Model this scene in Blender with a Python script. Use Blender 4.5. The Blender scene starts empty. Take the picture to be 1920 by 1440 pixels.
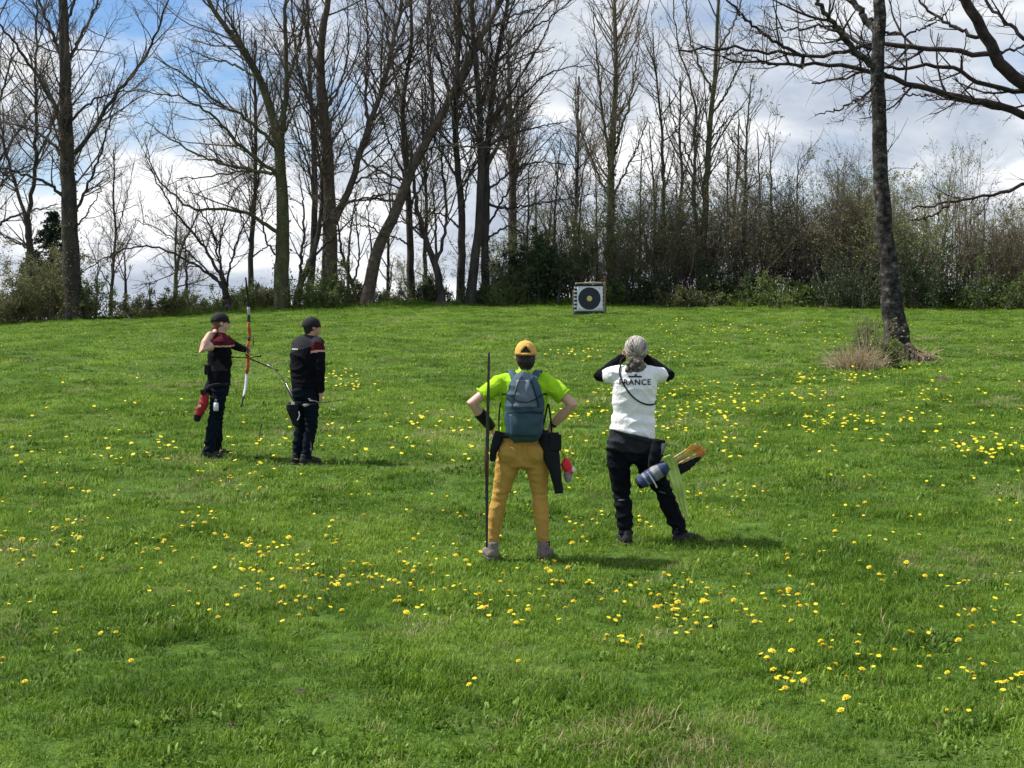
import bpy, bmesh, math, random
import numpy as np
from mathutils import Vector, Matrix
from mathutils.bvhtree import BVHTree
from mathutils import noise as mnoise

random.seed(7)
rng = np.random.default_rng(11)
scene = bpy.context.scene
col = scene.collection

# ------------------------------------------------------------------ camera
F = 2700.0            # focal length in pixels of the 1920 wide photograph
HOR = 600.0           # row of the level horizon
CAMZ = 2.494
cam_d = bpy.data.cameras.new("camera")
cam = bpy.data.objects.new("camera", cam_d)
col.objects.link(cam)
cam.location = (0, 0, CAMZ)
cam.rotation_euler = (math.radians(90), 0, 0)
cam_d.sensor_width = 36.0
cam_d.lens = F / 1920 * 36.0
cam_d.shift_y = -(720 - HOR) / 1920.0
cam_d.clip_end = 6000
scene.camera = cam

# ------------------------------------------------------------------ sky and sun
SUN_EL = math.radians(56)
SUN_AZ = math.radians(14)      # from straight left, turned this far ahead
S = Vector((-math.cos(SUN_EL) * math.cos(SUN_AZ), math.cos(SUN_EL) * math.sin(SUN_AZ), math.sin(SUN_EL)))
world = bpy.data.worlds.new("World")
scene.world = world
world.use_nodes = True
wn, wl = world.node_tree.nodes, world.node_tree.links
wn.clear()
w_out = wn.new("ShaderNodeOutputWorld")
w_bg = wn.new("ShaderNodeBackground")
w_bg.inputs[1].default_value = 0.078
sky = wn.new("ShaderNodeTexSky")
sky.sky_type = 'NISHITA'
sky.sun_disc = False
sky.sun_elevation = SUN_EL
sky.sun_rotation = math.atan2(S.x, S.y)
sky.ozone_density = 1.4
sky.air_density = 1.0
sky.dust_density = 0.15
tc = wn.new("ShaderNodeTexCoord")
sep = wn.new("ShaderNodeSeparateXYZ")
wl.new(tc.outputs["Generated"], sep.inputs[0])
def wmath(op, a, b=None, clamp=False):
    n = wn.new("ShaderNodeMath"); n.operation = op; n.use_clamp = clamp
    for i, v in enumerate((a, b)):
        if v is None: continue
        if isinstance(v, (int, float)): n.inputs[i].default_value = v
        else: wl.new(v, n.inputs[i])
    return n.outputs[0]
zz = wmath('ADD', wmath('MAXIMUM', sep.outputs[2], 0.0), 0.30)
cx = wmath('DIVIDE', sep.outputs[0], zz)
cy = wmath('DIVIDE', sep.outputs[1], zz)
comb = wn.new("ShaderNodeCombineXYZ")
wl.new(cx, comb.inputs[0]); wl.new(cy, comb.inputs[1]); comb.inputs[2].default_value = 3.1
def wnoise(scale, detail, rough, off):
    m = wn.new("ShaderNodeMapping"); m.inputs["Location"].default_value = off
    wl.new(comb.outputs[0], m.inputs["Vector"])
    n = wn.new("ShaderNodeTexNoise"); n.inputs["Scale"].default_value = scale
    n.inputs["Detail"].default_value = detail; n.inputs["Roughness"].default_value = rough
    n.inputs["Distortion"].default_value = 0.25
    wl.new(m.outputs[0], n.inputs["Vector"]); return n.outputs["Fac"]
def wramp(fac, stops):
    r = wn.new("ShaderNodeValToRGB"); e = r.color_ramp.elements
    e[0].position, e[0].color = stops[0][0], stops[0][1]
    e[1].position, e[1].color = stops[-1][0], stops[-1][1]
    for p, c in stops[1:-1]:
        k = e.new(p); k.color = c
    wl.new(fac, r.inputs[0]); return r.outputs[0]
n1 = wnoise(1.9, 8, 0.52, (2.3, 0.7, 0))
n2 = wnoise(2.6, 8, 0.55, (7.1, 3.2, 1.0))
low = wmath('MULTIPLY', wmath('SUBTRACT', 0.14, wmath('MAXIMUM', sep.outputs[2], 0.0), True), 1.5)
n1 = wmath('ADD', n1, low)
mask = wramp(n1, [(0.40, (0, 0, 0, 1)), (0.535, (1, 1, 1, 1))])
shade = wramp(n2, [(0.36, (4.5, 5.1, 6.1, 1)), (0.46, (6.2, 6.7, 7.4, 1)), (0.54, (8.6, 8.8, 9.1, 1)), (0.64, (10.6, 10.6, 10.7, 1))])
w_mix = wn.new("ShaderNodeMix"); w_mix.data_type = 'RGBA'
wl.new(mask, w_mix.inputs["Factor"])
tint = wn.new('ShaderNodeMix'); tint.data_type = 'RGBA'; tint.blend_type = 'MULTIPLY'; tint.inputs[0].default_value = 1.0
wl.new(sky.outputs[0], tint.inputs[6]); tint.inputs[7].default_value = (0.78, 0.95, 1.16, 1)
wl.new(tint.outputs[2], w_mix.inputs[6])
wl.new(shade, w_mix.inputs[7])
wl.new(w_mix.outputs[2], w_bg.inputs[0])
wl.new(w_bg.outputs[0], w_out.inputs[0])

sun_d = bpy.data.lights.new("sun", 'SUN')
sun_d.energy = 5.0
sun_d.angle = math.radians(0.6)
sun_d.color = (1.0, 0.95, 0.87)
sun = bpy.data.objects.new("sun", sun_d)
col.objects.link(sun)
sun.location = (-30, 10, 40)
sun.rotation_euler = (-S).to_track_quat('-Z', 'Y').to_euler()

vs = scene.view_settings
vs.view_transform = 'Standard'
vs.look = 'None'
vs.exposure = 0.58
vs.gamma = 1.0
vs.use_curve_mapping = False

world.cycles.sampling_method = 'MANUAL'
world.cycles.sample_map_resolution = 512
scene.cycles.max_bounces = 5
scene.cycles.diffuse_bounces = 3
scene.cycles.transmission_bounces = 3

# ------------------------------------------------------------------ materials
def mat(name, c1, c2=None, scale=8.0, rough=0.85, bump=0.0, bscale=None, detail=5, coords='Object', spec=0.25,
        transl=0.0, stretch=None, c3=None, contrast=(0.35, 0.65), rnd=0.0, sheen=0.0):
    m = bpy.data.materials.new(name); m.use_nodes = True
    nt = m.node_tree; N, L = nt.nodes, nt.links
    p = N["Principled BSDF"]; out = N["Material Output"]
    p.inputs["Roughness"].default_value = rough
    p.inputs["Specular IOR Level"].default_value = spec
    if sheen: p.inputs["Sheen Weight"].default_value = sheen
    if c2 is None: c2 = tuple(x * 0.8 for x in c1)
    t = N.new("ShaderNodeTexCoord")
    vec = t.outputs['Object']
    if coords == 'World':
        g = N.new("ShaderNodeNewGeometry"); vec = g.outputs["Position"]
    if stretch:
        mp = N.new("ShaderNodeMapping"); mp.inputs["Scale"].default_value = stretch
        L.new(vec, mp.inputs["Vector"]); vec = mp.outputs[0]
    n = N.new("ShaderNodeTexNoise"); n.inputs["Scale"].default_value = scale; n.inputs["Detail"].default_value = detail
    n.inputs["Roughness"].default_value = 0.6
    L.new(vec, n.inputs["Vector"])
    r = N.new("ShaderNodeValToRGB"); e = r.color_ramp.elements
    e[0].position, e[0].color = contrast[0], (*c1, 1)
    e[1].position, e[1].color = contrast[1], (*c2, 1)
    if c3:
        k = e.new(min(0.98, contrast[1] + 0.12)); k.color = (*c3, 1)
    L.new(n.outputs["Fac"], r.inputs[0])
    colr = r.outputs[0]
    if rnd:
        oi = N.new("ShaderNodeObjectInfo")
        hs = N.new("ShaderNodeHueSaturation")
        mr = N.new("ShaderNodeMapRange"); mr.inputs[3].default_value = 1 - rnd; mr.inputs[4].default_value = 1 + rnd
        L.new(oi.outputs["Random"], mr.inputs[0]); L.new(mr.outputs[0], hs.inputs["Value"])
        mr2 = N.new("ShaderNodeMapRange"); mr2.inputs[3].default_value = 0.5 - rnd * 0.05; mr2.inputs[4].default_value = 0.5 + rnd * 0.05
        ml = N.new("ShaderNodeMath"); ml.operation = 'FRACT'; mm = N.new("ShaderNodeMath"); mm.operation = 'MULTIPLY'; mm.inputs[1].default_value = 7.31
        L.new(oi.outputs["Random"], mm.inputs[0]); L.new(mm.outputs[0], ml.inputs[0]); L.new(ml.outputs[0], mr2.inputs[0]); L.new(mr2.outputs[0], hs.inputs["Hue"])
        L.new(colr, hs.inputs["Color"]); colr = hs.outputs[0]
    L.new(colr, p.inputs["Base Color"])
    if bump:
        b = N.new("ShaderNodeBump"); b.inputs["Strength"].default_value = bump
        n2_ = N.new("ShaderNodeTexNoise"); n2_.inputs["Scale"].default_value = bscale or scale * 3; n2_.inputs["Detail"].default_value = 6
        L.new(vec, n2_.inputs["Vector"]); L.new(n2_.outputs["Fac"], b.inputs["Height"])
        b.inputs["Distance"].default_value = 0.02
        L.new(b.outputs[0], p.inputs["Normal"])
    if transl:
        tr = N.new("ShaderNodeBsdfTranslucent"); ms = N.new("ShaderNodeMixShader"); ms.inputs[0].default_value = transl
        L.new(colr, tr.inputs[0]); L.new(p.outputs[0], ms.inputs[1]); L.new(tr.outputs[0], ms.inputs[2]); L.new(ms.outputs[0], out.inputs[0])
    return m

M = {}
M['bark'] = mat('bark', (0.028, 0.025, 0.024), (0.075, 0.066, 0.058), 3.0, 0.95, 0.9, 14, stretch=(1, 1, 0.35), c3=(0.09, 0.095, 0.055), spec=.1)
M['bark_pale'] = mat('bark_pale', (0.016, 0.015, 0.015), (0.065, 0.06, 0.055), 6.0, 0.95, 1.0, 22, stretch=(1, 1, 1.3), c3=(0.19, 0.18, 0.155), spec=.1, contrast=(.42, .60))
M['bark_brown'] = mat('bark_brown', (0.06, 0.046, 0.037), (0.115, 0.09, 0.07), 5.0, 0.95, 0.5, 20)
M['bark_mossy'] = mat('bark_mossy', (0.05, 0.05, 0.03), (0.10, 0.105, 0.05), 3.0, 0.95, 0.8, 14, stretch=(1, 1, 0.5))
M['bark_red'] = mat('bark_red', (0.02, 0.015, 0.016), (0.052, 0.036, 0.034), 6.0, 0.95, 1.0, 30)
M['twig'] = mat('twig', (0.07, 0.056, 0.050), (0.135, 0.108, 0.094), 2.0, 0.9, spec=.1)
M['twig_tan'] = mat('twig_tan', (0.135, 0.105, 0.082), (0.24, 0.19, 0.15), 2.0, 0.9)
M['bud'] = mat('bud', (0.16, 0.13, 0.06), (0.25, 0.22, 0.09), 2.0, 0.8, transl=0.3)
M['leaf_dark'] = mat('leaf_dark', (0.025, 0.045, 0.02), (0.062, 0.10, 0.036), 1.7, 0.6, coords='World', transl=0.25)
M['leaf_mid'] = mat('leaf_mid', (0.075, 0.115, 0.032), (0.17, 0.225, 0.06), 1.5, 0.6, coords='World', transl=0.42)
M['leaf_olive'] = mat('leaf_olive', (0.095, 0.11, 0.042), (0.19, 0.20, 0.075), 1.5, 0.6, coords='World', transl=0.4)
M['leaf_fresh'] = mat('leaf_fresh', (0.14, 0.21, 0.035), (0.26, 0.36, 0.08), 1.5, 0.55, coords='World', transl=0.4)
M['leaf_brown'] = mat('leaf_brown', (0.125, 0.13, 0.055), (0.225, 0.235, 0.10), 1.5, 0.7, coords='World', transl=0.4)
M['needle'] = mat('needle', (0.015, 0.032, 0.018), (0.03, 0.055, 0.03), 2, 0.6, coords='World')
M['straw'] = mat('straw', (0.46, 0.37, 0.23), (0.62, 0.53, 0.36), 3, 0.8, coords='World', transl=0.25)
M['soil'] = mat('soil', (0.045, 0.034, 0.022), (0.095, 0.075, 0.05), 14, 0.95, 1.0, 40)

def ground_material():
    m = bpy.data.materials.new('meadow_ground'); m.use_nodes = True
    N, L = m.node_tree.nodes, m.node_tree.links
    p = N["Principled BSDF"]; p.inputs["Roughness"].default_value = 0.95; p.inputs["Specular IOR Level"].default_value = 0.1
    g = N.new("ShaderNodeNewGeometry")
    def noise(sc, det=6):
        n = N.new("ShaderNodeTexNoise"); n.inputs["Scale"].default_value = sc; n.inputs["Detail"].default_value = det
        L.new(g.outputs["Position"], n.inputs["Vector"]); return n.outputs["Fac"]
    def ramp(f, a, b, ca, cb):
        r = N.new("ShaderNodeValToRGB"); e = r.color_ramp.elements
        e[0].position, e[0].color, e[1].position, e[1].color = a, (*ca, 1), b, (*cb, 1)
        L.new(f, r.inputs[0]); return r.outputs[0]
    a = ramp(noise(9), 0.3, 0.7, (0.034, 0.068, 0.010), (0.08, 0.145, 0.022))
    b = ramp(noise(0.6), 0.5, 0.72, (0, 0, 0), (1, 1, 1))
    mx = N.new("ShaderNodeMix"); mx.data_type = 'RGBA'
    L.new(b, mx.inputs[0]); L.new(a, mx.inputs[6]); mx.inputs[7].default_value = (0.085, 0.115, 0.03, 1)
    L.new(mx.outputs[2], p.inputs["Base Color"])
    bp = N.new("ShaderNodeBump"); bp.inputs["Strength"].default_value = 0.8; bp.inputs["Distance"].default_value = 0.05
    L.new(noise(25), bp.inputs["Height"]); L.new(bp.outputs[0], p.inputs["Normal"])
    return m
M['ground'] = ground_material()

def grass_material(name, dark, mid, light, tr=0.35):
    m = bpy.data.materials.new(name); m.use_nodes = True
    N, L = m.node_tree.nodes, m.node_tree.links
    p = N["Principled BSDF"]; out = N["Material Output"]
    p.inputs["Roughness"].default_value = 0.6; p.inputs["Specular IOR Level"].default_value = 0.18
    g = N.new("ShaderNodeNewGeometry"); oi = N.new("ShaderNodeObjectInfo")
    n = N.new("ShaderNodeTexNoise"); n.inputs["Scale"].default_value = 0.55; n.inputs["Detail"].default_value = 6; n.inputs["Roughness"].default_value = 0.65
    L.new(g.outputs["Position"], n.inputs["Vector"])
    ad = N.new("ShaderNodeMath"); ad.operation = 'MULTIPLY_ADD'; ad.inputs[1].default_value = 0.34; 
    sb = N.new("ShaderNodeMath"); sb.operation = 'SUBTRACT'; sb.inputs[1].default_value = 0.17
    L.new(oi.outputs["Random"], ad.inputs[0]); L.new(n.outputs["Fac"], sb.inputs[0]); L.new(sb.outputs[0], ad.inputs[2])
    r = N.new("ShaderNodeValToRGB"); e = r.color_ramp.elements
    e[0].position, e[0].color = 0.33, (*dark, 1)
    e[1].position, e[1].color = 0.67, (*light, 1)
    k = e.new(0.5); k.color = (*mid, 1)
    L.new(ad.outputs[0], r.inputs[0])
    at = N.new("ShaderNodeAttribute"); at.attribute_name = "tint"
    hs = N.new("ShaderNodeHueSaturation"); L.new(r.outputs[0], hs.inputs["Color"])
    mr = N.new("ShaderNodeMapRange"); mr.inputs[3].default_value = 0.6; mr.inputs[4].default_value = 1.6
    L.new(at.outputs["Fac"], mr.inputs[0]); L.new(mr.outputs[0], hs.inputs["Value"])
    mr2 = N.new("ShaderNodeMapRange"); mr2.inputs[3].default_value = 1.12; mr2.inputs[4].default_value = 0.92
    L.new(at.outputs["Fac"], mr2.inputs[0]); L.new(mr2.outputs[0], hs.inputs["Saturation"])
    L.new(hs.outputs[0], p.inputs["Base Color"])
    tr_ = N.new("ShaderNodeBsdfTranslucent"); ms = N.new("ShaderNodeMixShader"); ms.inputs[0].default_value = tr
    L.new(hs.outputs[0], tr_.inputs[0]); L.new(p.outputs[0], ms.inputs[1]); L.new(tr_.outputs[0], ms.inputs[2]); L.new(ms.outputs[0], out.inputs[0])
    return m
M['grass'] = grass_material('grass_blade', (0.060, 0.126, 0.012), (0.116, 0.210, 0.020), (0.208, 0.312, 0.042), 0.42)
M['grass_dry'] = grass_material('grass_dry', (0.22, 0.19, 0.09), (0.30, 0.27, 0.13), (0.38, 0.34, 0.19))
M['broadleaf'] = grass_material('broadleaf', (0.06, 0.115, 0.016), (0.105, 0.19, 0.025), (0.16, 0.25, 0.04), 0.32)
M['petal'] = mat('petal', (0.78, 0.56, 0.012), (0.85, 0.70, 0.04), 60, 0.6, transl=0.25, rnd=0.12)
M['stem'] = mat('stem', (0.14, 0.2, 0.06), (0.2, 0.22, 0.09), 20, 0.6)

# ------------------------------------------------------------------ terrain
def sstep(a, b, x):
    t = np.clip((x - a) / (b - a), 0, 1); return t * t * (3 - 2 * t)
def gz(x, y):
    x = np.asarray(x, float); y = np.asarray(y, float)
    z = 0.0522 * np.minimum(y, 61.0)
    t = np.clip(y - 61.0, 0, None)
    z = z + 0.0522 * t - 0.5 * 0.008 * np.minimum(t, 18) ** 2 - 0.144 * np.clip(t - 18, 0, 60) - 0.0522 * np.clip(t - 18, 0, None) * 1.0
    left = np.logaddexp(0, -(x + 6.0) / 1.6) * 1.6
    z = z - 0.056 * np.minimum(left, 60) * sstep(22, 58, y)
    z = z + 0.035 * np.sin(x * 0.9 + 1.3 * np.sin(y * 0.31)) * np.sin(y * 0.55 + 0.7) * sstep(5, 12, y) * (1 - sstep(60, 90, y))
    for (kx, ky, a, ph) in ((2.1, 1.7, .014, .3), (3.7, 2.9, .010, 1.9), (1.1, 2.3, .014, 4.0)):
        z = z + a * np.sin(kx * x + ph) * np.cos(ky * y + ph * 2) * sstep(3, 6, y) * (1 - sstep(61, 66, y))
    return z
def G(px, d):
    """a point on the ground at photo column px and distance d"""
    x = (px - 960.0) / F * d
    return Vector((x, d, float(gz(x, d))))
def PX(px, py, d):
    return np.array(((px - 960.0) / F * d, d, CAMZ + (HOR - py) / F * d))
def depth_at(px, py):
    lo, hi = 4.0, 60.5
    for _ in range(40):
        mid = 0.5 * (lo + hi)
        g = float(gz((px - 960) / F * mid, mid)); row = HOR - (g - CAMZ) / mid * F
        if row > py: lo = mid
        else: hi = mid
    return 0.5 * (lo + hi)

# ------------------------------------------------------------------ object helpers
def mesh_from(name, verts, faces, mats, midx=None, smooth=True):
    me = bpy.data.meshes.new(name)
    verts = np.asarray(verts, np.float32)
    me.from_pydata(verts.tolist() if isinstance(verts, np.ndarray) else verts, [], faces if isinstance(faces, list) else faces.tolist())
    for m in (mats if isinstance(mats, (list, tuple)) else [mats]): me.materials.append(m)
    if midx is not None: me.polygons.foreach_set("material_index", np.asarray(midx, np.int32))
    if smooth: me.polygons.foreach_set("use_smooth", np.ones(len(me.polygons), bool))
    me.update()
    return me
def fast_mesh(name, verts, quads, m, smooth=True):
    """quads: int array (n,4) or (n,3)"""
    me = bpy.data.meshes.new(name)
    k = quads.shape[1]
    me.vertices.add(len(verts)); me.vertices.foreach_set("co", np.asarray(verts, np.float32).ravel())
    me.loops.add(quads.size); me.loops.foreach_set("vertex_index", quads.astype(np.int32).ravel())
    me.polygons.add(len(quads)); me.polygons.foreach_set("loop_start", np.arange(0, quads.size, k, dtype=np.int32))
    if smooth: me.polygons.foreach_set("use_smooth", np.ones(len(quads), bool))
    me.materials.append(m); me.update(calc_edges=True)
    return me
def link(name, me, parent=None, loc=None):
    o = bpy.data.objects.new(name, me); col.objects.link(o)
    if parent is not None: o.parent = parent
    if loc is not None: o.location = loc
    return o
def tag(o, label=None, cat=None, group=None, kind=None):
    if label: o["label"] = label
    if cat: o["category"] = cat
    if group: o["group"] = group
    if kind: o["kind"] = kind
    return o
def thing(name, loc, label, cat, group=None):
    o = bpy.data.objects.new(name, None); col.objects.link(o)
    o.empty_display_size = 0.2; o.location = loc
    return tag(o, label, cat, group)

# ------------------------------------------------------------------ ground sheet
def build_ground():
    ys = np.concatenate([np.linspace(-30, 4, 12), np.linspace(5, 24, 100), np.linspace(24.5, 80, 80), np.geomspace(83, 3500, 30)])
    xs_in = np.linspace(-30, 30, 130)
    xs = np.concatenate([-np.geomspace(2500, 32, 22), xs_in, np.geomspace(32, 2500, 22)])
    X, Y = np.meshgrid(xs, ys)
    Z = gz(X, Y)
    n, m_ = X.shape
    V = np.stack([X, Y, Z], -1).reshape(-1, 3)
    i = np.arange(n * m_).reshape(n, m_)
    Q = np.stack([i[:-1, :-1], i[:-1, 1:], i[1:, 1:], i[1:, :-1]], -1).reshape(-1, 4)
    o = link('ground', fast_mesh('ground', V, Q, M['ground']))
    tag(o, 'green spring meadow rising gently to a tree line', 'meadow', kind='structure')
build_ground()

# ------------------------------------------------------------------ branch machinery
def norm(v): return v / np.maximum(np.linalg.norm(v, axis=-1, keepdims=True), 1e-9)
def tube_arrays(P, R, sides):
    """P (B,n,3), R (B,n) -> verts, quads"""
    B, n, _ = P.shape
    T = np.empty_like(P); T[:, 1:-1] = P[:, 2:] - P[:, :-2]; T[:, 0] = P[:, 1] - P[:, 0]; T[:, -1] = P[:, -1] - P[:, -2]
    T = norm(T)
    mean = norm(T.mean(1))
    ref = np.where(np.abs(mean[:, 2:3]) > 0.75, np.array([[1.0, 0.13, 0]]), np.array([[0.08, 0.1, 1.0]]))
    A = norm(np.cross(T, ref[:, None, :])); Bv = np.cross(T, A)
    ang = np.linspace(0, 2 * np.pi, sides, endpoint=False)
    V = P[:, :, None, :] + R[:, :, None, None] * (A[:, :, None, :] * np.cos(ang)[None, None, :, None] + Bv[:, :, None, :] * np.sin(ang)[None, None, :, None])
    idx = np.arange(B * n * sides).reshape(B, n, sides)
    a = idx[:, :-1, :]; b = np.roll(a, -1, 2); d = idx[:, 1:, :]; c = np.roll(d, -1, 2)
    Q = np.stack([a, b, c, d], -1).reshape(-1, 4)
    return V.reshape(-1, 3), Q
class Acc:
    def __init__(s): s.v, s.q, s.n = [], [], 0
    def add(s, V, Q): s.v.append(V); s.q.append(Q + s.n); s.n += len(V)
    def tubes(s, P, R, sides):
        if len(P): s.add(*tube_arrays(P, R, sides))
    def mesh(s, name, m, smooth=True):
        return fast_mesh(name, np.concatenate(s.v), np.concatenate(s.q), m, smooth)
def resample(pts, n):
    pts = np.asarray(pts, float)
    if len(pts) > 2:      # smooth the corners once with Chaikin, keeping the ends
        for _ in range(2):
            q = 0.75 * pts[:-1] + 0.25 * pts[1:]; r = 0.25 * pts[:-1] + 0.75 * pts[1:]
            mid = np.empty((2 * len(q), pts.shape[1])); mid[0::2] = q; mid[1::2] = r
            pts = np.concatenate([pts[:1], mid[1:-1], pts[-1:]])
    L = np.concatenate([[0], np.cumsum(np.linalg.norm(np.diff(pts[:, :3], axis=0), axis=1))])
    t = np.linspace(0, L[-1], n)
    return np.stack([np.interp(t, L, pts[:, k]) for k in range(pts.shape[1])], 1), L[-1]
def grow(p0, d0, length, n, wander, trop, r):
    B = len(p0); P = np.empty((B, n + 1, 3)); P[:, 0] = p0; d = norm(d0.copy())
    seg = (length / n)[:, None]
    for k in range(n):
        d = norm(d + r.normal(0, wander, (B, 3)) + np.array([0, 0, trop]))
        P[:, k + 1] = P[:, k] + d * seg
    return P
def spawn(P, R, Ln, density, t0, ang, ratio, lmin, lmax, rr, rmin, rmax, n, wander, trop, r, flat=0.0, tpow=1.0, taper=0.35, endboost=0.5):
    """children of all branches P (B,n,3); returns (P2, R2, L2)"""
    cnt = r.poisson(np.maximum(Ln * density, 0.0))
    idx = np.repeat(np.arange(len(P)), cnt)
    if len(idx) == 0: return np.zeros((0, n + 1, 3)), np.zeros((0, n + 1)), np.zeros(0)
    t = t0 + (1 - t0) * r.random(len(idx)) ** tpow
    m = P.shape[1] - 1
    f = np.clip(t * m, 0, m - 1e-4); i = f.astype(int); fr = (f - i)[:, None]
    pos = P[idx, i] * (1 - fr) + P[idx, i + 1] * fr
    tan = norm(P[idx, i + 1] - P[idx, i])
    rad = R[idx, i] * (1 - fr[:, 0]) + R[idx, i + 1] * fr[:, 0]
    rv = r.normal(0, 1, (len(idx), 3)); rv[:, 2] += flat
    perp = norm(np.cross(np.cross(tan, rv), tan))
    a = np.radians(r.normal(ang, 11, len(idx)))[:, None]
    d0 = np.cos(a) * tan + np.sin(a) * perp
    L2 = np.clip(Ln[idx] * ratio * (1 - endboost * t) * r.uniform(0.55, 1.25, len(idx)), lmin, lmax)
    r0 = np.clip(rad * rr, rmin, rmax)
    P2 = grow(pos, d0, L2, n, wander, trop, r)
    R2 = r0[:, None] * np.linspace(1, taper, n + 1)[None, :]
    return P2, R2, L2
def leaf_quads(P, count, size, r, spread=0.05, up=0.3):
    """diamond leaves scattered along branches P"""
    if count <= 0: return np.zeros((0, 3)), np.zeros((0, 4), int)
    b = r.integers(0, len(P), count); m = P.shape[1] - 1
    f = r.random(count) ** 0.7 * m; i = np.minimum(f.astype(int), m - 1); fr = (f - i)[:, None]
    c = P[b, i] * (1 - fr) + P[b, i + 1] * fr + r.normal(0, spread, (count, 3))
    n = norm(r.normal(0, 1, (count, 3)) + np.array([0, 0, up]))
    u = norm(np.cross(n, r.normal(0, 1, (count, 3)))); v = np.cross(n, u)
    s = (size * r.uniform(0.6, 1.4, count))[:, None]
    V = np.stack([c - u * s, c + v * s * 0.5 + n * s * 0.12, c + u * s, c - v * s * 0.5 + n * s * 0.12], 1).reshape(-1, 3)
    Q = np.arange(count * 4).reshape(-1, 4)
    return V, Q

def limb_arrays(pts, w0, w1, d, dd, n, r, jit=0.0, dstart=0.0, curve=1.0):
    """pixel polyline -> world polyline with depth leaving by dd along it"""
    pts = np.asarray(pts, float)
    q, _ = resample(pts, n)
    s = np.linspace(0, 1, n)
    dep = d + dstart + dd * s ** curve
    P = np.stack([PX(q[i, 0], q[i, 1], dep[i]) for i in range(n)])
    ln = np.linalg.norm(np.diff(P, axis=0), axis=1).sum()
    if jit:
        w = r.normal(0, jit, (n, 3)); w[0] = 0
        P = P + w
    R = (w0 + (w1 - w0) * s) * dep / F * 0.5
    return P, R, ln

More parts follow.
